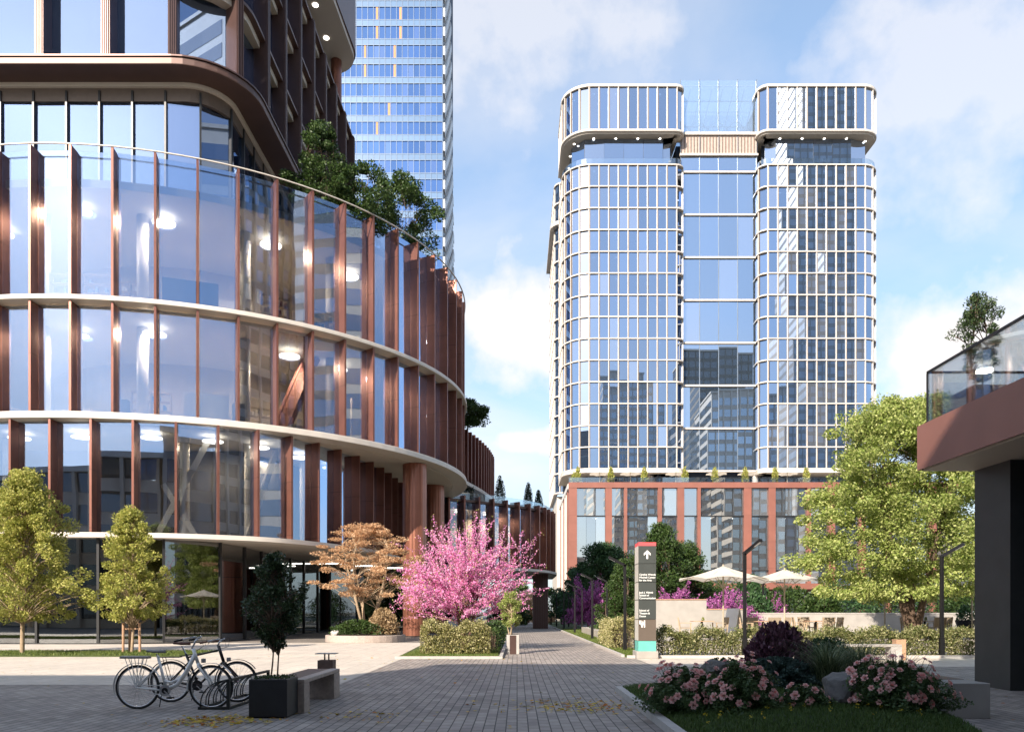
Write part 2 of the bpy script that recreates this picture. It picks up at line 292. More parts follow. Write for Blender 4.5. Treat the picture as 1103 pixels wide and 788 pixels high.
class MB:
    def __init__(s): s.v = []; s.f = []
    def add(s, vs, fs):
        n = len(s.v); s.v.extend(vs); s.f.extend([tuple(i+n for i in f) for f in fs]); return s
    def box(s, x0, x1, y0, y1, z0, z1):
        return s.add([(x0,y0,z0),(x1,y0,z0),(x1,y1,z0),(x0,y1,z0),(x0,y0,z1),(x1,y0,z1),(x1,y1,z1),(x0,y1,z1)],
                     [(0,3,2,1),(4,5,6,7),(0,1,5,4),(1,2,6,5),(2,3,7,6),(3,0,4,7)])
    def obox(s, c, ax, ay, hx, hy, z0, z1):
        """box on a plan point c with unit axes ax, ay and half sizes"""
        P = [(c[0]+sx*hx*ax[0]+sy*hy*ay[0], c[1]+sx*hx*ax[1]+sy*hy*ay[1]) for sx, sy in ((-1,-1),(1,-1),(1,1),(-1,1))]
        return s.prism(P, z0, z1)
    def prism(s, P, z0, z1):
        a = sum(P[i][0]*P[(i+1)%len(P)][1]-P[(i+1)%len(P)][0]*P[i][1] for i in range(len(P)))
        if a < 0: P = P[::-1]
        n = len(P); vs = [(p[0],p[1],z0) for p in P]+[(p[0],p[1],z1) for p in P]
        fs = [tuple(range(n-1,-1,-1)), tuple(range(n,2*n))]+[(i,(i+1)%n,(i+1)%n+n,i+n) for i in range(n)]
        return s.add(vs, fs)
    def tube(s, pts, rad, n=8, caps=True):
        pts = [Vector(p) for p in pts]; k = len(pts)
        if not hasattr(rad, '__len__'): rad = [rad]*k
        vs = []; up = None
        for i, p in enumerate(pts):
            t = (pts[min(i+1,k-1)]-pts[max(i-1,0)])
            if t.length < 1e-9: t = Vector((0,0,1))
            t.normalize()
            if up is None:
                up = t.orthogonal().normalized()
            up = (up - t*up.dot(t)); up = up.normalized() if up.length > 1e-6 else t.orthogonal().normalized()
            w = t.cross(up)
            for j in range(n):
                a = 2*math.pi*j/n; q = p+(up*math.cos(a)+w*math.sin(a))*rad[i]; vs.append(tuple(q))
        fs = [(i*n+j, i*n+(j+1)%n, (i+1)*n+(j+1)%n, (i+1)*n+j) for i in range(k-1) for j in range(n)]
        if caps: fs += [tuple(range(n-1,-1,-1)), tuple(range((k-1)*n, k*n))]
        return s.add(vs, fs)
    def cyl(s, c, r0, r1, z0, z1, n=24): return s.tube([(c[0],c[1],z0),(c[0],c[1],z1)], [r0,r1], n)
    def bar(s, a, b, w, h):
        """rectangular bar from a to b (w sideways, h up)"""
        a = Vector(a); b = Vector(b); t = (b-a).normalized(); r = t.cross(Vector((0,0,1)))
        r = r.normalized() if r.length > 1e-5 else Vector((1,0,0)); u = r.cross(t)
        vs = [tuple(p+r*sx*w/2+u*sz*h/2) for p in (a,b) for sx, sz in ((-1,-1),(1,-1),(1,1),(-1,1))]
        return s.add(vs, [(0,3,2,1),(4,5,6,7),(0,1,5,4),(1,2,6,5),(2,3,7,6),(3,0,4,7)])
    def band(s, P, z0, z1, o0, o1, nrm=None):
        """solid strip along the plan path P between outward offsets o0 (inner) and o1 (outer)"""
        nrm = nrm or normals(P); k = len(P); vs = []
        for p, n in zip(P, nrm):
            for o, z in ((o0,z0),(o1,z0),(o1,z1),(o0,z1)): vs.append((p[0]+n[0]*o, p[1]+n[1]*o, z))
        fs = [(i*4+j, (i+1)*4+j, (i+1)*4+(j+1)%4, i*4+(j+1)%4) for i in range(k-1) for j in range(4)]
        fs += [(0,1,2,3), tuple((k-1)*4+j for j in (3,2,1,0))]
        return s.add(vs, fs)
    def disc(s, c, r, n=20, t=.02):
        return s.prism([(c[0]+r*math.cos(2*math.pi*i/n), c[1]+r*math.sin(2*math.pi*i/n)) for i in range(n)], c[2]-t, c[2])
    def build(s, name, m, parent=None, smooth=False, bevel=0.):
        o = mesh_obj(name, s.v, s.f, m, parent, smooth)
        if bevel:
            b = o.modifiers.new('bevel', 'BEVEL'); b.width = bevel; b.segments = 2; b.limit_method = 'ANGLE'
        return o

def normals(P):
    out = []
    for i in range(len(P)):
        a = P[max(i-1,0)]; b = P[min(i+1,len(P)-1)]; dx, dy = b[0]-a[0], b[1]-a[1]; l = math.hypot(dx,dy) or 1
        out.append((dy/l, -dx/l))
    return out
def resample(P, step):
    """points at even spacing along the path -> (points, normals, spacing)"""
    P = [Vector((p[0],p[1])) for p in P]; d = [0]
    for a, b in zip(P, P[1:]): d.append(d[-1]+(b-a).length)
    n = max(1, round(d[-1]/step)); st = d[-1]/n; out = []; j = 0
    for i in range(n+1):
        t = min(i*st, d[-1]-1e-9)
        while j < len(P)-2 and d[j+1] < t: j += 1
        u = (t-d[j])/max(1e-9, d[j+1]-d[j]); out.append(tuple(P[j].lerp(P[j+1], u)))
    return out, normals(out), st
def arc(cx, cy, r, a0, a1, n=12):
    """plan arc, angles in degrees"""
    return [(cx+r*math.cos(R(a0+(a1-a0)*i/n)), cy+r*math.sin(R(a0+(a1-a0)*i/n))) for i in range(n+1)]
def spline(P, n=8):
    out = []; k = len(P)
    for i in range(k-1):
        p0, p1, p2, p3 = (Vector(P[max(i-1,0)]), Vector(P[i]), Vector(P[i+1]), Vector(P[min(i+2,k-1)]))
        for j in range(n):
            t = j/n
            q = .5*((2*p1)+(p2-p0)*t+(2*p0-5*p1+4*p2-p3)*t*t+(3*p1-p0-3*p2+p3)*t**3); out.append(tuple(q))
    out.append(tuple(P[-1])); return out
def W(px, py, Y): return Vector(((px-CX)/F*Y, Y, EYE+(HY-py)/F*Y))
def G(py): return EYE*F/(py-HY)

def tag(o, label=None, cat=None, group=None, kind=None):
    if label: o['label'] = label
    if cat: o['category'] = cat
    if group: o['group'] = group
    if kind: o['kind'] = kind
    return o
def empty(name, loc, label, cat, group=None, rz=0):
    o = bpy.data.objects.new(name, None); C.objects.link(o); o.location = loc; o.rotation_euler.z = rz; o.empty_display_size = .2
    return tag(o, label, cat, group)
def copy_tree(o, parent=None):
    c = o.copy(); C.objects.link(c)
    if parent is not None: c.parent = parent
    for ch in list(o.children): copy_tree(ch, c)
    return c
def struct(name, mb, m, **k):
    o = mb.build(name, m, **k); o['kind'] = 'structure'; return o

def leaf_quads(P, size, nrm=None, flat=0., asp=.55, droop=0., outward=None):
    """one folded rhombus leaf per point; numpy, returns verts and faces"""
    n = len(P); P = np.asarray(P)
    d = rng.normal(size=(n,3))
    if outward is not None: d = d*.55+outward
    d[:,2] = d[:,2]*(1-flat)-droop; d /= np.linalg.norm(d,axis=1)[:,None]+1e-9
    u = rng.normal(size=(n,3)); u[:,2] *= (1-flat); u -= d*(u*d).sum(1)[:,None]; u /= np.linalg.norm(u,axis=1)[:,None]+1e-9
    s = (size*rng.uniform(.65,1.3,n))[:,None]
    v = np.empty((n,4,3)); v[:,0] = P-d*s*.5; v[:,2] = P+d*s*.5
    w = np.cross(d,u); v[:,1] = P+u*s*asp*.5+w*s*.08; v[:,3] = P-u*s*asp*.5+w*s*.08
    return v.reshape(-1,3), np.arange(n*4).reshape(n,4)
def blade_strips(P, h, w, lean=.35, seg=3, dirs=None, hv=.35):
    """curved grass blades"""
    n = len(P); P = np.asarray(P, float); a = rng.uniform(0, 2*np.pi, n)
    L_ = (h*rng.uniform(1-hv, 1+hv, n)); bend = rng.uniform(.2, 1, n)*lean*L_
    dx = np.cos(a); dy = np.sin(a)
    V = np.empty((n, (seg+1)*2, 3))
    for i in range(seg+1):
        t = i/seg; c = P.copy(); c[:,0] += dx*bend*t*t; c[:,1] += dy*bend*t*t; c[:,2] += L_*t*(1-.35*t*t*lean)
        ww = w*(1-t)*.5+.0008
        V[:,2*i] = c+np.stack([-dy*ww, dx*ww, 0*dx],1); V[:,2*i+1] = c-np.stack([-dy*ww, dx*ww, 0*dx],1)
    k = (seg+1)*2; b = (np.arange(n)*k)[:,None]
    Fq = np.concatenate([b+np.array([[2*i,2*i+1,2*i+3,2*i+2]]) for i in range(seg)],0)
    return V.reshape(-1,3), Fq
# ================================================================ THE SETTING
def sheet(name, P, z, m):
    return struct(name, MB().add([(p[0],p[1],z) for p in P], [tuple(range(len(P)))]), m)
sheet('ground', [(-1500,-600),(1500,-600),(1500,2500),(-1500,2500)], -.02, 'ground_far')
sheet('plaza_paving', [(-60,-4),(60,-4),(60,29.2),(-60,29.2)], 0, 'brick_path')
sheet('walkway_pavement', [(-60,17.4),(-3.95,17.4),(-3.95,29.2),(-4.3,41.5),(-60,41.5)], .004, 'slab_walk')
sheet('garden_path', [(-1.0,29.2),(3.72,29.2),(3.72,140),(-1.0,140)], 0, 'brick_path')
sheet('entrance_pavement', [(-16,41.5),(-4.3,41.5),(-5.2,72),(-16,72)], .008, 'slab_entry')
sheet('cross_pavement', [(4.1,23.2),(60,23.2),(60,27.5),(4.1,27.5)], .004, 'slab_walk')
struct('patio_base', MB().box(4.9,60,29.2,31.6,-.01,.03), 'patio')
struct('patio_pavement', MB().box(4.9,60,31.6,60,-.01,.48), 'patio')
struct('grass_verge', MB().prism([(3.84,28.2),(5.2,28.2),(8.6,140),(3.84,140)], -.01, .05), 'lawn_base')
struct('grass_bed', MB().prism([(-4.15,27.2),(-.62,27.2),(-1.15,70),(-5.3,56)], -.01, .05), 'lawn_base')
struct('lawn_strip', MB().prism([(-40,28.3),(-12.1,28.3),(-12.1,31.9),(-40,31.9)], -.01, .05), 'lawn_base')
k = MB()
k.box(-.62,-.5,27.1,70,-.01,.09); k.box(-4.2,-.5,27.08,27.2,-.01,.09)
struct('bed_kerb', k, 'kerb')
struct('path_kerb', MB().box(3.72,3.84,28.2,140,-.01,.09), 'kerb')
struct('verge_kerb', MB().box(3.84,60,27.5,27.62,-.01,.1), 'kerb')
# flower bed in the foreground
FB = spline([(2.12,8.0),(2.12,12),(2.12,15.9),(3.4,16.3),(5.6,15.6),(6.35,13.6),(6.0,11.2),(5.6,9.6),(5.2,8.0)], 5)
def bed_z(x, y):
    cx, cy = 4.3, 12.6
    return .06+.30*max(0, 1-((x-cx)/2.3)**2)*max(0, 1-((y-cy)/4.2)**2)
vs, fs = [], []; nx, ny = 40, 60
inside = lambda x, y: sum(((FB[i][1] > y) != (FB[(i+1)%len(FB)][1] > y)) and (x < (FB[(i+1)%len(FB)][0]-FB[i][0])*(y-FB[i][1])/(FB[(i+1)%len(FB)][1]-FB[i][1])+FB[i][0]) for i in range(len(FB))) % 2 == 1
for j in range(ny+1):
    for i in range(nx+1):
        x = 2.0+4.6*i/nx; y = 7.9+8.6*j/ny; vs.append((x, y, bed_z(x, y) if inside(x, y) else .02))
for j in range(ny):
    for i in range(nx):
        a = j*(nx+1)+i
        if any(inside(vs[q][0], vs[q][1]) for q in (a, a+1, a+nx+2, a+nx+1)): fs.append((a, a+1, a+nx+2, a+nx+1))
o = mesh_obj('flower_bed', vs, fs, 'bed_base', smooth=True); o['kind'] = 'structure'
struct('flower_bed_kerb', MB().box(1.98,2.12,8,15.95,-.01,.11).box(2.12,3.3,15.95,16.09,-.01,.11), 'kerb')

# ---------------------------------------------------------------- helpers for facades
def parts(items, name, m, root, cap=100):
    """items: list of MB, nearest first; one part each up to the cap, the rest one stuff part"""
    for mb in items[:cap]: mb.build(name, m, root)
    if items[cap:]:
        r = MB()
        for mb in items[cap:]: r.add(mb.v, mb.f)
        o = r.build('far_'+name+'s', m, root); o['kind'] = 'stuff'
def near(mb):
    v = mb.v; n = len(v); return math.dist((0,0,EYE), (sum(p[0] for p in v)/n, sum(p[1] for p in v)/n, sum(p[2] for p in v)/n))
def pane(a, b, z0, z1, t=.03, jit=0.):
    """glass pane between plan points a, b, tilted a hair so neighbours reflect differently"""
    d = Vector((b[0]-a[0], b[1]-a[1])); l = d.length; d /= l; n = Vector((d.y, -d.x))
    j = [random.gauss(0, jit) for _ in range(4)] if jit else [0]*4
    q = []
    for o in (0, t):
        for (p, z, e) in ((a, z0, j[0]), (b, z0, j[1]), (b, z1, j[2]), (a, z1, j[0]+j[2]-j[1])):
            q.append((p[0]+n.x*(o+e), p[1]+n.y*(o+e), z))
    return MB().add(q, [(0,1,2,3),(7,6,5,4),(0,4,5,1),(1,5,6,2),(2,6,7,3),(3,7,4,0)])
def fin(p, n, z0, z1, o0, o1, th):
    t = (-n[1], n[0]); c = (p[0]+n[0]*(o0+o1)/2, p[1]+n[1]*(o0+o1)/2)
    return MB().obox(c, n, t, abs(o1-o0)/2, th/2, z0, z1)
def off(P, d, nr=None):
    nr = nr or normals(P); return [(p[0]+n[0]*d, p[1]+n[1]*d) for p, n in zip(P, nr)]

# ================================================================ CURVED UNIVERSITY BUILDING (left)
hall = empty('curved_building', (0,0,0), 'curved glass building with red-brown vertical fins and cream rings on the left', 'building')
CC = (-23.5, 58.8); RR = 19.6
def cpt(th, r=RR): return (CC[0]+r*math.sin(R(th)), CC[1]-r*math.cos(R(th)))
Z3, Z2, Z1, ZT = 5.56, 11.58, 17.38, 24.92
TH = [-2.2+5.85*k for k in range(-9, 19)]
circ = [cpt(a) for a in np.arange(-62, 118, 3)]
circN = [(math.sin(R(a)), -math.cos(R(a))) for a in np.arange(-62, 118, 3)]
fins, panes = [], []
for th in TH:
    n = (math.sin(R(th)), -math.cos(R(th)))
    fins.append(fin(cpt(th), n, Z2, Z1-.28, -1.2, -.03, .115)); fins.append(fin(cpt(th), n, Z1, ZT-.06, -1.2, -.03, .115))
    a, b = cpt(th+.25, RR-.62), cpt(th+5.6, RR-.62)
    for z0, z1 in ((Z2, Z1-.3), (Z1, ZT-.05)):
        panes.append(pane(a, b, z0+.02, z1, .03, .012))
full = [cpt(a) for a in range(-62, 298, 6)]
for z0, z1, nm in ((Z2-.34, Z2, 'floor_ring'), (Z1-.24, Z1, 'floor_ring')):
    MB().band(circ, z0, z1, -1.0, .12, circN).build(nm, 'ring_white', hall, bevel=.03)
MB().band(circ, ZT-.05, ZT, -.06, .02, circN).build('top_rail', 'ring_white', hall)
MB().prism([cpt(a, RR-1.0) for a in range(-62, 298, 6)], Z2-.36, Z2-.02).build('floor_slab', 'soffit', hall)
MB().prism([cpt(a, RR-1.0) for a in range(-62, 298, 6)], Z1-.26, Z1-.02).build('floor_slab', 'soffit', hall)
MB().prism([cpt(a, RR-.85) for a in range(-62, 298, 6)], 23.2, 23.6).build('roof_terrace', 'soffit', hall)
MB().band([cpt(a) for a in range(118, 299, 6)], 0, 23.4, -.5, 0, [(math.sin(R(a)), -math.cos(R(a))) for a in range(118, 299, 6)]).build('rear_wall', 'wing_red', hall)
MB().prism([cpt(a, 9.5) for a in range(0, 360, 8)], Z2, 23.2).build('core_wall', 'interior', hall)
# interior things one sees through the glass: columns, counters, stair, pendant lights
rr = random.Random(4)
def room_light(x, y, z, watts=260, rad=.6):
    """warm area light"""
    l = bpy.data.lights.new('ceiling_light', 'AREA'); l.shape = 'DISK'; l.size = rad*2; l.energy = watts; l.color = (1, .80, .58)
    o = bpy.data.objects.new('ceiling_light', l); C.objects.link(o); o.location = (x, y, z)
for z0, z1 in ((Z2, Z1-.3), (Z1, 23.2)):
    for th in (-28, -8, 11, 30, 49, 68):
        MB().cyl(cpt(th, RR-3.6), .30, .30, z0, z1, 16).build('interior_column', 'ring_white', hall, smooth=True)
    for th in (-36, -21, -1, 15, 38, 54):
        t_ = th+rr.uniform(-3, 3); q = cpt(t_, RR-rr.uniform(2.4, 4.2)); r_ = rr.choice((.42, .6, .6, .75))
        MB().disc((*q, z1-.32), r_, 28, .05).build('ceiling_light', 'lamp_disc', hall)
        if th > -10: room_light(q[0], q[1], z1-.42)
    # furniture: shelving, desks, screens, planters
    th = -44
    while th < 66:
        n = (math.sin(R(th)), -math.cos(R(th))); t = (-n[1], n[0]); kind_ = rr.random(); c0 = cpt(th, RR-rr.uniform(2.2, 5.5)); w = rr.uniform(.6, 1.7)
        if kind_ < .3:
            g = MB()
            for q in range(5): g.obox(c0, t, n, w, .16, z0+.1+q*.5, z0+.14+q*.5)
            for q in (-w, 0, w): g.obox((c0[0]+t[0]*q, c0[1]+t[1]*q), t, n, .03, .17, z0, z0+2.2)
            sh = g.build('shelf', 'teak', hall); g = MB()
            for q in range(26):
                s_ = rr.uniform(-w, w); lv = rr.randint(0, 3); g.obox((c0[0]+t[0]*s_, c0[1]+t[1]*s_), t, n, .05, .1, z0+.14+lv*.5, z0+.14+lv*.5+rr.uniform(.15, .34))
            g.build('books', rr.choice(('cream', 'rust', 'spandrel')), sh)['kind'] = 'stuff'
        elif kind_ < .6: MB().obox(c0, t, n, w, .45, z0+.70, z0+.74).obox((c0[0]+t[0]*w*.8, c0[1]+t[1]*w*.8), t, n, .05, .4, z0, z0+.7).obox((c0[0]-t[0]*w*.8, c0[1]-t[1]*w*.8), t, n, .05, .4, z0, z0+.7).build('desk', rr.choice(('teak', 'cream')), hall)
        elif kind_ < .85: MB().obox(c0, t, n, w, .08, z0, z0+rr.uniform(1.2, 3.6)).build('partition', rr.choice(('interior_dark', 'wing_red', 'interior', 'cream')), hall)
        else: MB().obox(c0, t, n, .3, .3, z0, z0+1.7).build('cabinet', 'interior_dark', hall)
        th += rr.uniform(3.5, 8)
st = MB(); a0 = Vector((*cpt(36, RR-3.2), Z2)); a1 = Vector((*cpt(46, RR-4.5), Z1-.3)); st.bar(a0, a1, 1.2, .35); st.bar(a0+Vector((0,0,1)), a1+Vector((0,0,1)), .06, .06)
st.build('stair', 'rust', hall)

# second storey, on its own curve that falls back under the round drum
Bp = spline([(-44,55),(-40,46.5),(-34,41.6),(-28,39.6),(-24,39.15),(-20,39.25),(-17,39.8),(-14.4,41),(-12.95,42.1),(-11.86,43.6),(-10.9,45.3),(-10.1,47.2),(-9.5,48.9),(-9.07,50.7),(-8.8,52.3),(-8.6,54.4),(-8.48,56.5),(-8.4,60),(-8.4,64.6)], 6)
bp, bn, _ = resample(Bp, 2.03)
for p, n in zip(bp, bn): fins.append(fin(p, n, Z3, Z2-.38, -1.1, -.05, .115))
for p, q, n, n2 in zip(bp, bp[1:], bn, bn[1:]):
    a = (p[0]-n[0]*.6, p[1]-n[1]*.6); b = (q[0]-n2[0]*.6, q[1]-n2[1]*.6)
    panes.append(pane(a, b, Z3+.02, Z2-.38, .03, .012))
MB().band(Bp, Z3-.24, Z3, -1.2, .12).build('floor_ring', 'ring_white', hall)
back = [(-8.4,70),(-44,70)]
MB().prism(off(Bp, -1.0)+back, Z3-.22, Z3-.03).build('floor_slab', 'soffit', hall)
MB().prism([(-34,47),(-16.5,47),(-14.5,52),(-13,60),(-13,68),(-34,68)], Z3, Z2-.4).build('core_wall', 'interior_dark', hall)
for p, n in list(zip(bp, bn))[4:26:2]:
    MB().disc((p[0]-n[0]*3, p[1]-n[1]*3, Z2-.62), .55, 20, .05).build('ceiling_light', 'lamp_disc', hall)
for p, n in list(zip(bp, bn))[5:24:3]:
    MB().cyl((p[0]-n[0]*4, p[1]-n[1]*4), .25, .25, Z3, Z2-.4, 14).build('interior_column', 'ring_white', hall)
st = MB()
for s0, s1 in (((-19.5,42.5,Z3),(-17,43.5,Z2-.5)), ((-15.5,45,Z3),(-14.2,46.5,Z2-.5)), ((-17.6,43.6,Z3),(-19.3,43,Z3+3))): st.bar(s0, s1, .25, .3)
st.build('raking_strut', 'ring_white', hall)
fins.sort(key=near); parts(fins, 'fin', 'bronze', hall)
panes.sort(key=near); parts(panes, 'window', 'curved_glass', hall)

# ground storey: clear glass and black posts, turning into a deep entrance
Cp = [(-44,52),(-40,46.5)]+spline([(-36,43.2),(-32,41.2),(-28,40.0),(-24,39.6),(-20,39.7),(-17.6,40.4),(-16.2,41.8),(-15.75,44),(-15.75,48),(-15.75,52.5),(-15.7,56.8)], 5)+[(-15.1,64.8),(-12.4,67),(-9.0,69),(-6.5,72)]
gp, gn, _ = resample(Cp, 3.05)
posts = [MB().obox(p, n, (-n[1], n[0]), .12, .06, 0, Z3-.22) for p, n in zip(gp, gn)]
parts(posts, 'window_post', 'mullion', hall)
for p, q in zip(gp, gp[1:]): pane(p, q, .06, Z3-.24, .03, .004).build('ground_window', 'ground_glass', hall)
MB().band(Cp, 0, .06, -.1, .12).build('window_sill', 'mullion', hall)
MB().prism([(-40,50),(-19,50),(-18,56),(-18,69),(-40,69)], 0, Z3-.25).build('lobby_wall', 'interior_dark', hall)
for x, y in ((-22,44.5),(-27,44),(-18.5,47)): MB().cyl((x,y), .3, .3, 0, Z3-.25, 14).build('interior_column', 'interior', hall)
for x, y in ((-14,60),(-12,63),(-10.5,66)):
    MB().box(x-1.1,x+1.1,y-.06,y+.06,Z3-.30,Z3-.24).build('strip_light', 'lamp_disc', hall)
for x_, y_, z_ in ((-17.5,45,Z2-.7),(-15.5,49,Z2-.7),(-3.6,71,Z2-1.4),(0,74.5,Z2-1.4)): room_light(x_, y_, z_, 170)  # fill lights added to warm the second storey and wing, under no disc
# big round columns with vertical fluting
def big_column(x, y, z1, r=.78):
    P = []; n = 48
    for i in range(n):
        a = 2*math.pi*i/n; rr = r*(1-.02*(i % 4 == 0)); P.append((x+rr*math.cos(a), y+rr*math.sin(a)))
    c = MB().prism(P, 0, 4.3).build('column', 'column_bronze', hall)
    MB().prism(P, 4.34, z1).build('shaft', 'column_bronze', c)
    MB().cyl((x,y), r*.93, r*.93, 4.3, 4.34, 32).build('joint', 'mullion', c)
    MB().cyl((x,y), r*1.06, r*1.06, 0, .08, 32).build('base', 'mullion', c)
big_column(-6.68, 51.5, Z2-.38); big_column(-6.4, 60.2, Z2-.38, .85)

# low wing that bridges the path
wing = empty('bridge_wing', (0,0,0), 'low curved wing with brown fins bridging the brick path behind the pink tree', 'building')
Wp = spline([(-8.3,64.6),(-6.9,65.4),(-5.5,66.3),(-.8,70),(2.2,73.6),(3.4,77),(3.9,80),(3.9,90)], 8)
wp, wn, _ = resample(Wp, 1.55)
fl = [fin(p, n, Z3, Z2-.05, -1.1, 0, .16) for p, n in zip(wp, wn)]
parts(fl, 'fin', 'bronze', wing)
for p, q, n, n2 in zip(wp, wp[1:], wn, wn[1:]):
    pane((p[0]-n[0]*.6,p[1]-n[1]*.6), (q[0]-n2[0]*.6,q[1]-n2[1]*.6), Z3, Z2-.56, .03, .012).build('window', 'curved_glass', wing)
MB().band(Wp, Z3-.22, Z3, -1.2, .12).build('floor_ring', 'ring_white', wing)
MB().band(Wp, Z2-.55, Z2-.35, -1.0, -.3).build('roof_edge', 'bronze_dark', wing)
MB().band(Wp, Z2-.35, Z2+.25, -.34, -.31).build('balustrade', 'rail_glass', wing)
MB().prism(off(Wp, -.9)+[(-8.3,90)], Z2-1.1, Z2-.8).build('roof', 'soffit', wing)
MB().prism(off(Wp, -.9)+[(-8.3,90)], Z3-.2, Z3-.02).build('floor_slab', 'soffit', wing)
MB().prism([(-8.2,72),(-2.5,72.5),(-.5,76.5),(.4,80),(.4,90),(-8.2,90)], Z3, Z2-1.1).build('inner_wall', 'interior', wing)
for i, (x, y) in enumerate(((-5,68.6),(-2.6,70.4),(-.2,72.6),(1.6,75.6))): MB().disc((x,y,Z2-1.25), .45, 16, .05).build('ceiling_light', 'lamp_disc', wing)
cp = MB()
for i in range(9): cp.box(1.55+.17*i, 1.66+.17*i, 76.9, 78.4, 0, Z3-.2)
cp.box(1.6,3.0,77.1,78.2,0,Z3-.2); cp.build('column', 'bronze_dark', wing)
# higher rear wing, closed fins
rear = empty('rear_wing', (0,0,0), 'tall dark red finned wing behind the curved building, under a roof shrub', 'building')
Rp = spline([(-7.2,60.5),(-5.4,64),(-4.4,68.2),(-3.3,73),(-2.55,78),(-2.5,83),(-4.5,88)], 8)
rp, rn, _ = resample(Rp, 1.12)
parts([fin(p, n, 12.9, 17.5, -.6, 0, .2) for p, n in zip(rp, rn)], 'fin', 'wing_red', rear)
MB().band(Rp, 12.9, 17.3, -.9, -.5).build('wall', 'wing_red', rear)
MB().band(Rp, 12.6, 12.9, -1.0, .1).build('floor_ring', 'ring_white', rear)
MB().band(Rp, Z2-.8, 12.6, -1.4, -1.1).build('glazed_storey', 'upper_glass', rear)
MB().prism(off(Rp, -.6)+[(-12,88),(-12,62)], 17.0, 17.25).build('roof', 'soffit', rear)

# ================================================================ UPPER BLOCK on the drum's terrace
upper = empty('upper_block', (0,0,0), 'bronze office block with rounded corner rising from the terrace of the curved building', 'building')
def upath(d=0): # d = inward setback
    return [(-60,41.5+d),(-30,41.5+d)]+arc(-18,44.7,3.2-d,-90,0,10)+[(-14.8-d,71)]
U0 = upath(); UF = [(-60,41.5),(-40,41.5),(-30,41.5)]+arc(-18,44.7,3.2,-90,0,10)+[(-14.8,50),(-14.8,57),(-14.8,64),(-14.8,71)]
UFi = [(-60,42.8),(-40,42.8),(-30,42.8)]+arc(-18,44.7,1.9,-90,0,10)+[(-16.1,50),(-16.1,57),(-16.1,64),(-16.1,71)]
zs = [30.5, 35.1, 39.7, 44.3]
mp_, mn_, _ = resample(UFi, 1.78)
for p, n in zip(mp_, mn_):
    if p[0] > -36: fin(p, n, 23.6, 29.75, -.1, .2, .1).build('mullion', 'mullion', upper)
for p, q in zip(mp_, mp_[1:]):
    if p[0] > -36: pane(p, q, 23.6, 29.2, .03, .006).build('terrace_window', 'upper_glass', upper)
MB().band(UFi, 29.2, 29.9, -.1, .12).build('lintel', 'mullion_brown', upper)
MB().band(UF, 29.9, 30.12, -1.5, -1.0).build('soffit_edge', 'soffit', upper)
MB().band(UF, 30.12, 30.5, -1.4, .42).build('ledge', 'bronze_ledge', upper, bevel=.04)
MB().band(UF, 30.5, 30.58, -1.0, .5).build('ledge_cap', 'bronze_dark', upper)
sp, sn, _ = resample(UF, 1.0)
pw, pnn, _ = resample(UF, 3.5)
bays = []
for i, (p, n) in enumerate(zip(pw, pnn)):
    if p[0] < -36: continue
    z1 = 44.3 if p[1] > 57 else 58
    f = fin(p, n, 30.58, z1, -.95, .12, .46).build('pier', 'bronze_dark', upper)
    g = MB()
    for s in (-.15,-.05,.05,.15): 
        t = (-n[1], n[0]); g.obox((p[0]+n[0]*.15+t[0]*s, p[1]+n[1]*.15+t[1]*s), n, t, .03, .022, 30.6, z1-.05)
    g.build('fluting', 'bronze_dark', f)
    if i+1 < len(pw):
        q, n2 = pw[i+1], pnn[i+1]
        zz = [30.58]+zs[1:]+([48.9, 53.5, 58] if p[1] <= 57 else [])
        for z0, z1b in zip(zz, zz[1:]):
            a = (p[0]-n[0]*.7, p[1]-n[1]*.7); b = (q[0]-n2[0]*.7, q[1]-n2[1]*.7)
            pane(a, b, z0+.05, z1b-.4, .03, .006).build('window', 'upper_glass', upper)
for z in zs[1:]: MB().band(UF, z-.42, z, -.9, -.32).build('window_head', 'cream', upper); MB().band(UF, z-.05, z+.12, -.85, .02).build('floor_edge', 'bronze_ledge', upper)
for z in (48.9, 53.5, 58): MB().band(UF[:-2], z-.42, z, -.9, -.1).build('window_head', 'cream', upper)
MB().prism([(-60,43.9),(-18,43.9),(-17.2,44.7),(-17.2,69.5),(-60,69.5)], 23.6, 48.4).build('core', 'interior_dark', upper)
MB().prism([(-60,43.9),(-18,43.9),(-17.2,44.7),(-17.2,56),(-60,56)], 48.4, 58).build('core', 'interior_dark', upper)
OV = [(-30,56),(-14.3,56)]+arc(-16.2,66.5,2.4,0,90,8)+[(-30,68.9)]
MB().prism(OV, 48.5, 48.9).build('overhang_soffit', 'soffit', upper)
MB().prism([( -30,55.9)]+[(-14.25,55.9)]+arc(-16.2,66.5,2.55,0,90,8)+[(-30,69.05)], 48.9, 56).build('overhang', 'bronze_dark', upper)
for y in (57.5, 61, 64.5): MB().disc((-15.6,y,48.5), .22, 14, .03).build('downlight', 'lamp_spot', upper)
MB().cyl((-15.4,67.2), .45, .45, 44.3, 48.5, 20).build('column', 'bronze', upper)

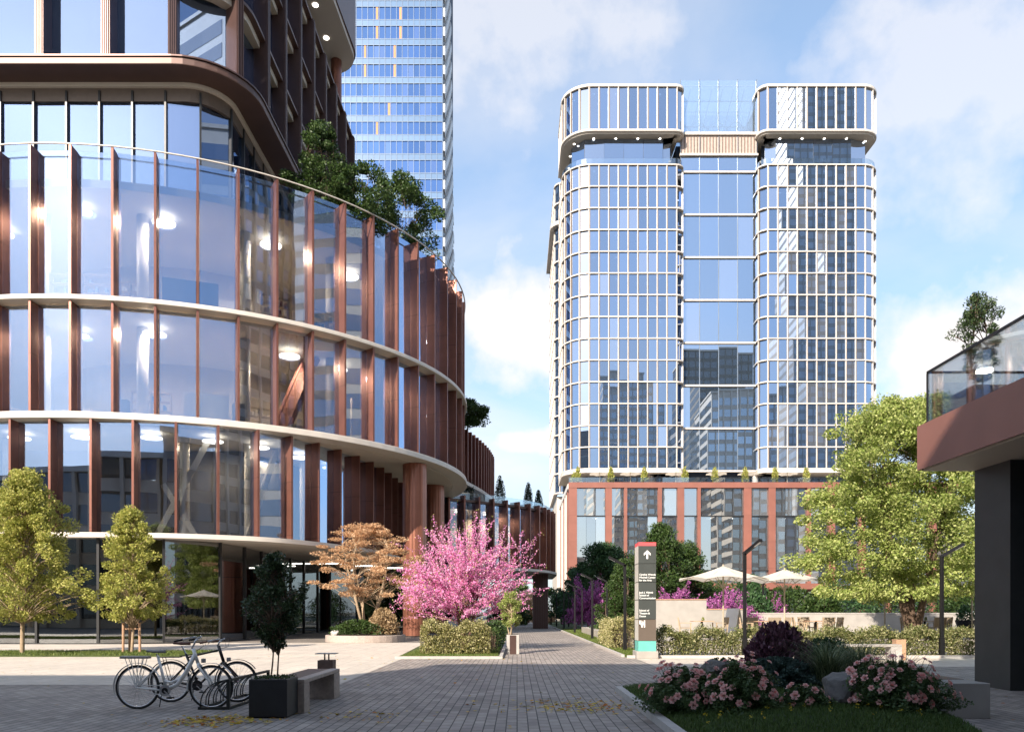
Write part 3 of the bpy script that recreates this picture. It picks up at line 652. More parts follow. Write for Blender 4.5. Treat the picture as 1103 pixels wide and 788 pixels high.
# ================================================================ BLUE GLASS TOWER
blue = empty('blue_tower', (0,0,0), 'tall slender blue glass tower with white lattice side, behind the curved building', 'tower')
BY = 165; bx0, bx1 = -48.0, -15.6
zf = [8+4.0*i for i in range(0, 37)]
win = []
xs = np.linspace(bx0, bx1, 28)
for z in zf:
    MB().box(bx0, bx1, BY-.12, BY+.02, z, z+1.25).build('spandrel', 'spandrel', blue) if z > 60 else None
low = MB()
for z in zf:
    if z <= 60: low.box(bx0, bx1, BY-.12, BY+.02, z, z+1.25)
low.build('lower_spandrels', 'spandrel', blue)['kind'] = 'stuff'
for z in zf[::-1]:
    for a, b in zip(xs[::-1][1:], xs[::-1][:-1]): win.append((z, a, b))
wl = [pane((a+.03,BY), (b-.03,BY), z+1.25, z+4.0, .05, .012) for z, a, b in win if z < 128]
parts(wl, 'window', 'blue_glass', blue)
mu = MB(); mh = MB()
for x in xs: mu.box(x-.05, x+.05, BY-.2, BY-.02, 8, 156)
for z in zf: mh.box(bx0, bx1, BY-.18, BY-.1, z+1.2, z+1.32).box(bx0, bx1, BY-.18, BY-.1, z-.07, z+.04)
mu.build('mullions', 'tower_mullion', blue)['kind'] = 'stuff'; mh.build('transoms', 'tower_mullion', blue)['kind'] = 'stuff'
for z, x in ((148,-29.5),(144,-29.5),(140,-29.5),(136,-29.5),(132,-32.0),(132,-25.8),(128,-32),(128,-25.8),(124,-29.5),(124,-24.6),(120,-29.5),(120,-24.6),(116,-32),(116,-25.8),(112,-32),(112,-25.8),(104,-27),(100,-29.5)):
    if z < 128: MB().box(x, x+.45, BY-.10, BY-.04, z+1.35, z+3.95).build('window_blind', 'orange_blind', blue)
MB().box(bx0, bx1-.1, BY+.3, BY+28, 0, 156).build('core', 'tower_core', blue)
MB().box(bx0, bx1+.05, BY-.4, BY+.2, 0, 8).build('base_storey', 'bronze_dark', blue)
# folded lattice side, wider towards the bottom
sv = MB(); dk = MB(); prof = [(156,12),(138,16),(112,20),(84,26),(60,28),(0,28)]
def sdep(z):
    for (za, da), (zb, db) in zip(prof, prof[1:]):
        if zb <= z <= za: return da+(db-da)*(za-z)/(za-zb)
    return 28
for i, z in enumerate(np.arange(8, 154, 2.0)):
    d = sdep(z); n = 9
    for k_ in range(n):
        y0 = BY+d*k_/n; y1 = BY+d*(k_+1)/n; ox = .0+.35*((k_+i) % 2)
        (sv if (k_+i) % 2 else dk).box(bx1-.2, bx1+.15+ox, y0+.08, y1-.08, z+.08, z+1.92)
sv.build('lattice_panels', 'lattice', blue)['kind'] = 'stuff'; dk.build('lattice_windows', 'lattice_dark', blue)['kind'] = 'stuff'
MB().add([(bx1-.1,BY,0),(bx1-.1,BY+28,0),(bx1-.1,BY+28,60),(bx1-.1,BY+26,84),(bx1-.1,BY+20,112),(bx1-.1,BY+16,138),(bx1-.1,BY+12,156),(bx1-.1,BY,156)], [(0,1,2,3,4,5,6,7)]).build('side_wall', 'lattice', blue)

# ================================================================ ROUNDED TWIN TOWER AND ITS RED PODIUM
tower = empty('rounded_tower', (0,0,0), 'white framed glass tower of two rounded blocks above the red podium', 'tower')
NZ0, FH, NF = 28.8, 4.12, 14
ZTOP = NZ0+FH*NF
LB = [(9.0,166)]+arc(14.2,155.2,5.2,180,270,8)+arc(30.1,151.5,1.5,270,360,5)+[(31.6,153)]
RB = [(46.3,153)]+arc(47.8,151.5,1.5,180,270,5)+arc(65.6,153.6,3.6,270,360,7)+[(69.2,178)]
wins, lights = [], []
def block(P, bay, name):
    P = [P[0]]+P[1:]
    pp, nn, st_ = resample(P, bay)
    fr = []
    for f in range(NF+1):
        z = NZ0+f*FH
        MB().band(P, z-.09, z+.13, -.55, .32).build('floor_band', 'white_frame', tower)
    for p, n in zip(pp, nn):
        m_ = fin(p, n, NZ0, ZTOP, 0, .28, .13).build('mullion', 'white_frame', tower)
        t = (-n[1], n[0]); fin((p[0]+t[0]*.15, p[1]+t[1]*.15), n, NZ0, ZTOP, -.02, .12, .17).build('mullion_shade', 'mullion_brown', m_)  # brown strip paints the shade on the right of each mullion
    for f in range(NF):
        z = NZ0+f*FH
        for p, q in zip(pp, pp[1:]): wins.append(pane(p, q, z+.16, z+FH-.14, .05, .018))
    # crown: one tall storey carried above a recessed glazed floor
    CP = off(P, .05)
    MB().band(CP, 101.2, 101.75, -1.2, .35).build('crown_band', 'white_frame', tower, bevel=.1)
    MB().band(CP, 92.75, 93.2, -3.2, .35).build('crown_band', 'white_frame', tower, bevel=.1)
    MB().band(CP, 92.5, 92.75, -3.6, -.1).build('crown_soffit', 'soffit', tower)
    cp_, cn_, _ = resample(CP, bay)
    for p, n in zip(cp_, cn_):
        m_ = fin(p, n, 93.2, 101.2, 0, .26, .15).build('crown_mullion', 'white_frame', tower)
        t = (-n[1], n[0]); fin((p[0]+t[0]*.16, p[1]+t[1]*.16), n, 93.2, 101.2, -.02, .12, .17).build('mullion_shade', 'mullion_brown', m_)  # same painted shade strip beside the crown mullions
    for p, q in zip(cp_, cp_[1:]): wins.append(pane(p, q, 93.2, 101.2, .05, .018))
    IN = off(P, -1.7)
    ip, inn, _ = resample(IN, 3.6)
    for p, q in zip(ip, ip[1:]): wins.append(pane(p, q, ZTOP+.16, 92.4, .05, .01))
    for p, n in zip(ip, inn): fin(p, n, ZTOP+.16, 92.4, 0, .06, .05).build('recess_mullion', 'mullion', tower)
    MB().band(P, ZTOP+.16, ZTOP+1.3, .0, .05).build('balustrade', 'rail_glass', tower)
    # lights under every slab, just inside the glass
    ll = [q for q in resample(off(P, -1.6), 4.2)[0]][1:-1]
    for f in range(1, NF+1):
        for q in ll: lights.append(MB().disc((q[0], q[1], NZ0+f*FH-.3), .2, 8, .03))
    for q in ll:
        lights.append(MB().disc((q[0], q[1], 101.0), .22, 8, .03)); lights.append(MB().disc((q[0], q[1], 92.48), .2, 8, .03))
block(LB, 1.86, 'left'); block(RB, 1.86, 'right')
parts(sorted(wins, key=lambda w: (-round(max(p[2]-q[2] for p in w.v for q in w.v[:1])), near(w))), 'window', 'tower_glass', tower)
parts(sorted(lights, key=near), 'downlight', 'lamp_spot', tower)
# slabs and cores
for P in (LB, RB):
    Q = off(P, -.6); x0, x1 = Q[0][0], Q[-1][0]; yb = 176
    poly = Q+[(x1, yb), (x0, yb)]
    s = MB()
    for f in range(0, NF+1): s.prism(poly, NZ0+f*FH-.25, NZ0+f*FH-.1)
    s.prism(poly, 101.0, 101.15); s.prism(poly, 92.7, 92.9)
    s.build('floor_slabs', 'soffit', tower)
    Q = off(P, -4.5); MB().prism(Q+[(Q[-1][0], yb), (Q[0][0], yb)], 25, 101).build('core', 'tower_core', tower)
MB().band(LB, NZ0-.7, NZ0-.14, -6, .3).build('underside', 'soffit', tower)
MB().band(RB, NZ0-.7, NZ0-.14, -6, .3).build('underside', 'soffit', tower)
# recessed middle bay
MBP = [(31.6,152.6),(46.3,152.6)]
mp2 = np.linspace(31.6, 46.3, 5)
for f in range(0, NF//2+1):
    z = NZ0+f*FH*2
    MB().box(31.6,46.3,152.2,152.7,z-.16,z+.18).build('floor_band', 'white_frame', tower)
for f in range(NF//2):
    z = NZ0+f*FH*2
    for a, b in zip(mp2, mp2[1:]): pane((a,152.6), (b,152.6), z+.18, z+2*FH-.16, .05, .02).build('bay_window', 'tower_mid_glass', tower)
for a, b in zip(mp2, mp2[1:]):
    pane((a,152.6), (b,152.6), ZTOP+.2, 89.7, .05, .02).build('bay_window', 'tower_mid_glass', tower)
    pane((a,152.7), (b,152.7), 94.2, 104.4, .05, .02).build('crown_window', 'crown_glass', tower)
for x in mp2: MB().box(x-.05,x+.05,152.4,152.55,NZ0,104.4).build('bay_mullion', 'lattice_dark', tower)
MB().box(31.6,46.3,152.5,153.2,90,93.6).build('louvre_band', 'louvre', tower)
lv = MB()
for i in range(24): lv.box(31.7+i*.61, 31.8+i*.61, 152.35, 152.5, 90, 93.6)
lv.build('louvre_slats', 'mullion_brown', tower)
MB().box(31.4,46.5,152.1,152.6,93.6,94.1).build('floor_band', 'white_frame', tower)
MB().box(31.4,46.5,152.1,152.6,89.6,90.0).build('floor_band', 'cream', tower)
MB().box(31.4,46.5,156,176,26,93.6).build('core', 'tower_core', tower)
tr = MB()
for i in range(7): x = 31.6+i*2.1; tr.bar((x,154,94.2),(x+2.4,154,104.2),.14,.14)
for z in (96.2, 101.2, 104.2): tr.bar((31.6,154,z),(46.3,154,z),.14,.14)
for i in range(4): x = 31.8+i*3.7; tr.bar((x,154,94.2),(x+3.4,154,97.4),.12,.12); tr.bar((x+3.4,154,94.2),(x,154,97.4),.12,.12)
tr.build('roof_truss', 'crown_truss', tower)
MB().box(31.4,46.5,158,158.1,94.1,104.2).build('rear_screen', 'crown_glass', tower)
# rear volume seen past the left corner
RV = [(13.5,190)]+arc(10.3,170,2.1,180,270,5)+[(13.5,167.9)]
RVp = [(8.2,192)]+arc(10.3,170.1,2.1,180,270,5)+[(14,168)]
for f in range(17):
    z = 27.0+f*FH; MB().band(RVp, z-.14, z+.16, -.5, .3).build('floor_band', 'white_frame', tower)
rp_, rn_, _ = resample(RVp, 2.4)
for p, n in zip(rp_, rn_): fin(p, n, 27, 27+16*FH, 0, .28, .2).build('mullion', 'white_frame', tower)
MB().band(RVp, 27, 27+16*FH, -.3, 0).build('rear_glazing', 'tower_glass', tower)
MB().band(RVp, 83.8, 84.6, -1.6, 1.1).build('rear_ledge', 'white_frame', tower)
MB().box(8.6,14,170,192,0,26.5).build('rear_base', 'soffit', tower)
for x in (17.5,26,31.6,46.3,56,64): MB().cyl((x,153.5), .55, .55, 24.3, NZ0-.6, 14).build('column', 'white_frame', tower)
MB().box(12,66,158,176,24.3,NZ0-.6).build('terrace_glazing', 'tower_mid_glass', tower)

podium = empty('podium_building', (0,0,0), 'red-brown framed glass podium under the white tower, with a planted roof terrace', 'building')
PY = 140
def pxX(px, Y=PY): return (px-CX)/F*Y
pier_px = [(612.7,621.4),(652,659),(672,675.4),(708.4,712.8),(729.4,736.7),(751,754.5),(801,809),(827.5,835),(869,873),(892,899),(925,932),(955,960),(1000,1008)]
for a, b in pier_px: MB().box(pxX(a), pxX(b), PY-.3, PY+.9, 0, 23.62).build('pier', 'rust', podium)
MB().box(pxX(612.7), 80, PY-.35, PY+1, 23.62, 24.6).build('roof_beam', 'rust', podium)
MB().box(pxX(612.7), 80, PY-.1, PY+.4, 18.6, 18.75).build('transom', 'mullion', podium)
MB().box(pxX(640), 80, PY-.1, PY+.4, 8.9, 9.1).build('transom', 'mullion', podium)
MB().box(pxX(735), 80, PY-3.5, PY+.6, 5.6, 6.6).build('canopy_beam', 'rust', podium)
for (a0, a1), (b0, b1) in zip(pier_px, pier_px[1:]):
    x0, x1 = pxX(a1), pxX(b0); n = max(1, round((x1-x0)/1.9))
    for i in range(n):
        xa, xb = x0+(x1-x0)*i/n, x0+(x1-x0)*(i+1)/n
        for z0, z1 in ((.2,5.6),(6.6,8.9),(9.1,18.6),(18.75,23.6)): pane((xa+.02,PY+.3), (xb-.02,PY+.3), z0, z1, .04, .02).build('window', 'podium_glass', podium)
for i, Y in enumerate(np.arange(PY+3.6, 186, 3.6)): MB().box(pxX(612.7)-.1, pxX(612.7)+.6, Y, Y+.75, 0, 23.6).build('side_pier', 'rust' if i % 3 == 0 else 'ring_white', podium)
MB().box(pxX(612.7)-.15, pxX(612.7)+.7, PY+1, 186, 23.62, 24.55).build('side_beam', 'ring_white', podium)
MB().box(pxX(612.7)+.3, pxX(612.7)+.36, PY+.9, 186, 0, 23.6).build('side_glazing', 'podium_glass', podium)
MB().box(pxX(612.7)+.2, 80, PY+.5, 150, 23.9, 24.3).build('roof_terrace', 'soffit', podium)
MB().box(12, 80, PY+3.5, 186, 0, 23.9).build('core', 'interior_dark', podium)
MB().box(pxX(612.7), 80, PY+.0, PY+.05, 24.6, 25.5).build('balustrade', 'rail_glass', podium)
for x in np.arange(14, 62, 4.1): MB().disc((x, PY+2.2, 18.5), .5, 12, .05).build('ceiling_light', 'lamp_disc', podium)

# ================================================================ CANOPY BUILDING (right edge)
can = empty('canopy_pavilion', (0,0,0), 'red-brown flat canopy on a dark grey wall at the right edge, glass railing on top', 'building')
XC, ZB, ZC, YC = 8.9, 4.74, 5.71, 17.47
MB().box(XC, 24, 3, YC, ZB+.03, ZC).build('roof', 'bronze_ledge', can)
MB().box(XC+.06, 23.9, 3.1, YC-.06, ZB-.03, ZB+.03).build('soffit', 'soffit_bounce', can)
fa = MB().box(XC-.03, XC, 3, 12.7, ZB, ZC).build('fascia', 'canopy_red', can); MB().box(XC-.03, XC, 12.72, YC, ZB, ZC).build('fascia', 'canopy_red', can)
MB().box(XC-.03, 24, YC, YC+.03, ZB, ZC).build('fascia', 'canopy_red', can)
MB().box(10.06, 24, 16.1, 17.35, 0, ZB-.03).build('wall', 'dark_panel', can)
MB().box(10.4, 24, 15.2, 16.1, 0, ZB-.03).build('inner_wall', 'charcoal_box', can)
for y0, y1 in ((3.2,8),(8.05,12.85),(12.9,17.3)): MB().box(XC+.1, XC+.12, y0, y1, ZC+.02, ZC+1.12).build('railing_glass', 'rail_glass', can)
for x0, x1 in ((9.1,12),(12.05,15),(15.05,18)): MB().box(x0, x1, 17.3, 17.32, ZC+.02, ZC+1.12).build('railing_glass', 'rail_glass', can)
MB().box(XC+.09, XC+.13, 3.2, 17.33, ZC+1.12, ZC+1.17).build('handrail', 'black_metal', can)
MB().box(XC+.09, 18, 17.29, 17.33, ZC+1.12, ZC+1.17).build('handrail', 'black_metal', can)
MB().box(XC+.09, XC+.12, 17.3, 17.34, ZC, ZC+1.12).build('railing_post', 'black_metal', can)
MB().box(12.5, 24, 6, 12.5, ZC, 8.6).build('roof_room', 'upper_glass', can)

# ================================================================ blocks across the street: they shade the plaza and stand in the glass
def street_block(name, label, x0, x1, y0, y1, h, wall, bay, fh, glass='street_glass'):
    r = empty(name, (0,0,0), label, 'building')
    MB().box(x0, x1, y0, y1, 0, h).build('wall', wall, r)
    g = MB(); b = MB()
    for z in np.arange(1, h-fh*.5, fh):
        g.box(x0+.3, x1-.3, y1-.05, y1+.05, z, z+fh*.62)
        if x0 > 10: g.box(x0-.05, x0+.05, y0+.3, y1-.3, z, z+fh*.62)
    for x in np.arange(x0, x1, bay): b.box(x, x+.35, y1+.02, y1+.5, 0, h)
    g.build('windows', glass, r)['kind'] = 'stuff'; b.build('piers', wall, r)['kind'] = 'stuff'
    MB().box(x0-.3, x1+.3, y0, y1+.6, h, h+.6).build('parapet', 'cream', r)
    return r
street_block('brick_block', 'pale brick block across the street, mirrored in the lower windows', -20, 24, -26, -8, 20.5, 'concrete', 3.6, 3.6)  # unseen; height set for the shadow edge, wall kept pale to bounce light
street_block('brick_block', 'lower brick block across the street at the left, mirrored in the lower windows', -120, -20.3, -26, -8, 17.6, 'interior', 3.6, 3.6)  # unseen; kept lower so the plaza shadow edge steps at the left
street_block('residential_tower', 'very tall pale gridded tower across the street, mirrored in the right block of the tower', 116, 150, -60, -32, 236, 'concrete', 3.2, 4.2, 'window_pale')
street_block('office_tower', 'dark office tower across the street, mirrored in the tower glass', 74, 100, -60, -32, 112, 'interior_dark', 3, 4)
street_block('lattice_tower', 'pale gridded tower across the street, mirrored in the curved facade', 34, 56, -46, -24, 96, 'cream', 2.4, 3.6, 'podium_glass')

street_block('corner_tower', 'sunlit pale gridded tower on the next block to the right, mirrored in the curved facade', 62, 84, 12, 44, 74, 'cream', 2.6, 3.8, 'podium_glass')
# ================================================================ PLANTS
def limb(mb, a, b, r0, r1, sag=.0, wob=.12, n=6, sides=6):
    a = Vector(a); b = Vector(b); l = (b-a).length; P = []
    w1 = Vector((random.gauss(0,wob), random.gauss(0,wob), random.gauss(0,wob*.4)))*l
    for i in range(n+1):
        t = i/n; p = a.lerp(b, t)+w1*math.sin(math.pi*t)*.5; p.z += sag*l*math.sin(math.pi*t); P.append(p)
    mb.tube(P, [r0+(r1-r0)*(i/n) for i in range(n+1)], sides, caps=False); return P

def tree(name, label, cat, base, h, z0, rx, prof, ncl, per, ls, leaf, bark='bark', tr=.09, stems=1, group=None, spread=.30, fork=.35, flat=.5, ry=None, lean=0., limbs=None, clump=None, skip=.0, seed=None, lside=0):
    """trunk and limbs as one tapered mesh, crown of single leaves set in clumps at the limb ends"""
    if seed is not None: random.seed(seed)
    bx, by, bz = base; ry = ry or rx
    root = empty(name, base, label, cat, group)
    cl = []; tries = 0
    while len(cl) < ncl and tries < ncl*60:
        tries += 1
        t = random.random(); a = random.uniform(0, 2*math.pi); rad = prof(t)*(1+.22*math.sin(3*a+t*7+bx)+.12*math.sin(5*a-t*11+by))
        q = random.random()**.42
        if q*rad < .05 and t < .2: continue
        p = Vector((rx*rad*q*math.cos(a)+lean*t, ry*rad*q*math.sin(a), z0+(h-z0)*t))
        if skip and random.random() < skip*(1-q): continue
        cl.append(p)
    clump = clump or rx*spread
    tk = MB(); tops = []
    zf = z0+(h-z0)*fork*.5
    for s in range(stems):
        ang = 2*math.pi*s/max(1,stems)+random.random(); so = .0 if stems == 1 else .05
        e = Vector((lean*.3, 0, z0+(h-z0)*.80)) if stems == 1 else Vector((rx*.45*math.cos(ang), ry*.45*math.sin(ang), z0+(h-z0)*random.uniform(.5,.75)))
        st0 = Vector((so*math.cos(ang), so*math.sin(ang), -.03))
        P = limb(tk, st0, e, tr, tr*.22, wob=.03 if stems == 1 else .08, n=10, sides=9)
        tops.append(P)
    nl = limbs or ncl
    order = sorted(cl, key=lambda c: -c.length)[:nl] if nl < len(cl) else cl
    for c in order:
        P = random.choice(tops) if stems > 1 else tops[0]
        # start on the trunk below the clump
        zt = max(z0*.75, min(c.z-.15*(h-z0)-.45*math.hypot(c.x, c.y)*.6, h*.9)); j = min(range(len(P)), key=lambda i: abs(P[i].z-zt))
        st0 = P[j]; f = 1-j/len(P)
        limb(tk, st0, c, max(tr*.34*f, .012), .006, sag=.08, n=4, sides=5)
    tk.build('trunk', bark, root, smooth=True)
    cl_ = np.array([tuple(c) for c in cl]); k = per
    g = rng.normal(size=(len(cl_), k, 3)); g /= np.linalg.norm(g, axis=2)[:,:,None]; g *= rng.uniform(.15,1,(len(cl_),k,1))**.5
    sz = rng.uniform(.6,1.25,(len(cl_),1,1))*clump; g *= sz; g[:,:,2] *= (1-flat*.8)
    pts = (cl_[:,None,:]+g).reshape(-1,3)
    outv = pts-np.array([0,0,z0+(h-z0)*.35]); outv /= np.linalg.norm(outv,axis=1)[:,None]+1e-6
    v, f = leaf_quads(pts, ls, flat=.2, droop=.1, outward=outv*.8)
    mesh_obj('crown', v, f, leaf, root)
    return root

egg = lambda t: math.sin(math.pi*min(1,(t*.93+.06))**.8)**.7
oval = lambda t: max(.12, math.sin(math.pi*(t*.9+.07))**.6)
vase = lambda t: max(.15, (.25+.75*min(1,t*1.6))*(1 if t < .6 else math.sqrt(max(0,1-((t-.6)/.42)**2))))
cone = lambda t: max(.06, (1-t)**.75*(min(1,t*6+.35)))
dome = lambda t: math.sqrt(max(.02, 1-(t*.98)**2.2))

def at(px, Y): return (px-CX)/F*Y
def zt(py, Y): return EYE+(HY-py)/F*Y

# lawn trees, left
tree('young_tree', 'yellow-green young tree with leaning trunk on the grass strip at the left edge', 'tree', (at(24,30),30,.04), zt(510,30), 1.35, 2.3, lambda t: max(.15, (1-t)**.52*min(1,t*3.5+.6)), 280, 150, .105, 'leaf_yellow', 'bark_light', .085, group='young trees on the grass strip', lean=.15, seed=3, clump=.33, flat=.2)
tree('young_tree', 'smaller yellow-green young tree held by two wooden stakes behind the bicycles', 'tree', (at(142,30.6),30.6,.04), zt(551,30.6), 1.35, 1.5, lambda t: max(.15, (1-t)**.52*min(1,t*3.5+.6)), 200, 120, .095, 'leaf_yellow', 'bark_light', .06, group='young trees on the grass strip', seed=5, clump=.26, flat=.2)
tk = empty('tree_stakes', (at(142,30.6),30.6,.04), 'wooden stakes with a crossbar bracing the smaller young tree', 'tree stakes')
for sx, sy in ((-.28,-.12),(-.16,.15),(.34,-.05)): MB().tube([(sx,sy,0),(sx*.95,sy,1.15)], .05, 10).build('stake', 'warm_wood', tk)
MB().bar((-.3,-.08,.92),(.36,-.05,.92),.05,.06).build('crossbar', 'warm_wood', tk)

# orange maple in its round planter
MX, MY = at(394,43), 43.0
ring = [(MX+2.15*math.cos(a), MY+2.15*math.sin(a)) for a in np.linspace(0, 2*math.pi, 37)[:-1]]
pl = empty('round_planter', (MX,MY,0), 'low round stone planter holding the orange maple by the columns', 'planter')
MB().prism([(p[0]-MX,p[1]-MY) for p in ring], 0, .38).build('rim', 'granite', pl, bevel=.03)
MB().disc((0,0,.42), 1.95, 30, .06).build('soil', 'soil', pl)
tree('orange_maple', 'orange-leaved maple with many slim stems in the round planter', 'tree', (MX,MY,.4), zt(566,MY)-.4, 2.1, 2.85, lambda t: max(.3, math.sin(math.pi*(t*.75+.2))**.8), 150, 170, .10, 'leaf_orange', 'bark_light', .085, stems=6, flat=.9, clump=.50, seed=9)
def shrub(name, label, cat, base, rx, ry, h, n, ls, leaf, group=None, prof=dome, flat=.2, bump=.18, stem=True, shell=.35, up=0.):
    root = empty(name, base, label, cat, group)
    u = rng.random(n); a = rng.uniform(0, 2*np.pi, n); t = rng.random(n)**.8
    pr = np.array([prof(x) for x in t]); q = u**shell
    ph = (base[0]*3+base[1]) % 6
    lump = 1+bump*(np.sin(5*a+9*t+ph)+.7*np.sin(9*a-13*t+ph*2))*.7
    P = np.stack([rx*pr*q*np.cos(a)*lump, ry*pr*q*np.sin(a)*lump, h*t*(.94+.12*np.sin(4*a+ph))], 1)
    o_ = P-np.array([0,0,h*.3]); o_ /= np.linalg.norm(o_,axis=1)[:,None]+1e-6; o_[:,2] += up
    v, f = leaf_quads(P, ls, flat=flat, outward=o_*.9)
    mesh_obj('foliage', v, f, leaf, root)
    if stem:
        s = MB()
        for i in range(9):
            b = random.uniform(0, 2*math.pi); s.tube([(0,0,-.02),(rx*.3*math.cos(b),ry*.3*math.sin(b),h*.45),(rx*.62*math.cos(b),ry*.62*math.sin(b),h*.8)], [.02,.013,.004], 5, caps=False)
        s.build('stems', 'bark_dark', root)['kind'] = 'stuff'
    return root
shrub('low_shrub', 'dark green low shrub at the foot of the orange maple', 'shrub', (MX-.25,MY-.9,.42), 1.5, .8, .75, 5000, .10, 'leaf_green')
shrub('dry_shrub', 'beige feathery shrub at the foot of the orange maple', 'shrub', (MX+1.05,MY-.6,.42), .85, .7, 1.35, 4200, .13, 'dry_shrub', up=.5)
def rock(name, label, loc, s, seed, m='rock'):
    import bmesh
    bm = bmesh.new(); bmesh.ops.create_icosphere(bm, subdivisions=4, radius=1)
    from mathutils import noise
    rr = random.Random(seed); PL = [(Vector((rr.gauss(0,1), rr.gauss(0,1), rr.gauss(0,.8))).normalized(), rr.uniform(.62,.85)) for _ in range(13)]
    for v in bm.verts:
        p = v.co.copy()
        for n_, d_ in PL:
            e = p.dot(n_)
            if e > d_: p -= n_*(e-d_)*.93
        p *= 1+noise.noise(p*2.6+Vector((seed,3,0)))*.10+noise.noise(p*9+Vector((seed,3,0)))*.035
        v.co = Vector((p.x*s[0], p.y*s[1], p.z*s[2]))
    me = bpy.data.meshes.new(name); bm.to_mesh(me); bm.free(); me.materials.append(M[m])
    o = bpy.data.objects.new(name, me); C.objects.link(o); o.location = loc
    return tag(o, label, 'rock')
rock('stone', 'small pale stone in the round planter beside the low shrub', (MX-1.35,MY-1.35,.46), (.28,.2,.2), 2, 'concrete')

# pink redbud and its purple cousins: blossom along the branches
def redbud(label, base, h, rx, ry, nb, per, ps, petal, cat='tree', group=None, stems=3, seed=1, zc=.30, tr=.07, extra=True):
    random.seed(seed); root = empty('redbud_tree', base, label, cat, group); tk = MB(); segs = []
    st = []
    for s in range(stems):
        a = 2*math.pi*s/stems+.5; e = Vector((rx*.22*math.cos(a), ry*.22*math.sin(a), h*random.uniform(.42,.55)))
        st.append(limb(tk, (.04*math.cos(a),.04*math.sin(a),-.02), e, tr, tr*.5, wob=.06, n=8, sides=8))
    for i in range(nb):
        a = random.uniform(0, 2*math.pi); el = math.asin(random.uniform(-.25, .93))
        r = random.uniform(.60, 1.0)*(1.0 if random.random() < .72 else 1.16)
        c0 = Vector((0,0,h*zc+.1*h)); e = Vector((rx*r*math.cos(a)*math.cos(el), ry*r*math.sin(a)*math.cos(el), h*zc+.1*h+(h*(1-zc)-.1*h)*r*math.sin(el)))
        P0 = random.choice(st); s0 = P0[random.randint(3, len(P0)-1)]
        P = limb(tk, s0, e, .022 if i % 3 else .034, .004, sag=-.02, wob=.035, n=6, sides=5); segs.append(P)
        for k_ in range(3):
            t = random.randint(2, 5); q = P[t]; d = (e-s0).normalized()+Vector((random.gauss(0,.5), random.gauss(0,.5), random.gauss(0,.45)))
            segs.append(limb(tk, q, q+d*random.uniform(.12,.30)*rx, .008, .003, wob=.05, n=3, sides=4))
    pts = []
    for P in segs:
        A = np.array([tuple(p) for p in P]); k_ = int(per*(1 if len(A) > 5 else .4)); t = rng.uniform(.22 if len(A) > 5 else 0, 1, k_)*(len(A)-1.001)
        i = t.astype(int); q = A[i]+(A[i+1]-A[i])*(t-i)[:,None]; clus = rng.normal(size=(k_,3))*ps*.55*(.6+.8*np.abs(np.sin(t*9+i))[:,None]); pts.append(q+clus)
    v, f = leaf_quads(np.concatenate(pts), ps, asp=.85)
    tk.build('trunk', 'twig', root, smooth=True); mesh_obj('blossom', v, f, petal, root)
    if extra:
        tips = np.array([tuple(P[-1]) for P in segs]); tips = np.repeat(tips, 3, 0)+rng.normal(size=(len(tips)*3,3))*.06
        v, f = leaf_quads(tips, ps*1.1); mesh_obj('young_leaves', v, f, 'leaf_yellow', root)
    return root
redbud('bright pink blossoming redbud tree behind the clipped hedge left of the path', (at(500,33),33,.05), zt(549,33), 3.05, 2.4, 160, 115, .062, 'petal_pink', seed=4)

# trees on the terrace of the drum, the rear wing and the low wing
def small_leafy(px, Y, ptop, z0, rx, label, group, n=60, per=150, ls=.12, leaf='leaf_green', name='terrace_tree', seed=1, prof=oval, tz=.12, stems=3, y=None, clump=None):
    h = zt(ptop, Y)-z0
    return tree(name, label, 'tree', (at(px,Y),Y,z0), h, h*tz, rx, prof, n, per, ls, leaf, 'bark_dark', .05, stems=stems, group=group, seed=seed, flat=.3, clump=clump or rx*.3)
gt = 'green trees on the terrace of the curved building'
small_leafy(344, 47, 140, 23.6, 1.7, 'tall green tree on the curved building terrace against the bronze block', gt, 70, 210, .17, seed=2, stems=4)
small_leafy(393, 48, 182, 23.6, 1.9, 'low green tree on the curved building terrace, between the taller tree and the end tree', gt, 60, 200, .17, seed=12, stems=4)
small_leafy(432, 52, 196, 23.6, 2.3, 'rightmost green tree on the curved building terrace, before the blue tower', gt, 70, 210, .18, seed=22, stems=4)
small_leafy(500, 66, 433, 17.2, 2.1, 'green shrub on the roof of the tall dark red rear wing', None, 40, 180, .2, seed=32, name='roof_shrub')
for i, (px, Y, top, w) in enumerate(((504,70,507,.55),(538.5,73,514,.55),(569,76.5,521,.5),(580,79,529,.5))):
    L4 = ('slim dark shrub on the bridge wing terrace nearest the rear wing', 'slim dark shrub on the bridge wing terrace standing alone against the sky', 'taller of the two slim dark shrubs at the right end of the bridge wing terrace', 'shorter of the two slim dark shrubs at the right end of the bridge wing terrace')[i]
    shrub('terrace_shrub', L4, 'shrub', (at(px,Y),Y,10.8), w*.95, w*.95, zt(top,Y)-10.8, 2600, .13, 'leaf_dark', group='slim shrubs on the bridge wing terrace', prof=lambda t: max(.2, math.sin(math.pi*min(1,t*.85+.12))**.8), bump=.08)

# big lime tree on the right
tree('broad_tree', 'large lime-green spreading tree behind the hedge beside the canopy pavilion', 'tree', (at(984,32.2),32.2,.45), zt(436,32.2)-.4, 1.8, 4.15, lambda t: max(.12, math.sqrt(max(0,1-((t-.34)/.68)**2))), 560, 230, .125, 'leaf_lime', 'bark_dark', .17, stems=4, group=None, flat=.4, clump=.56, seed=41, ry=3.4, lean=-.2, limbs=150)

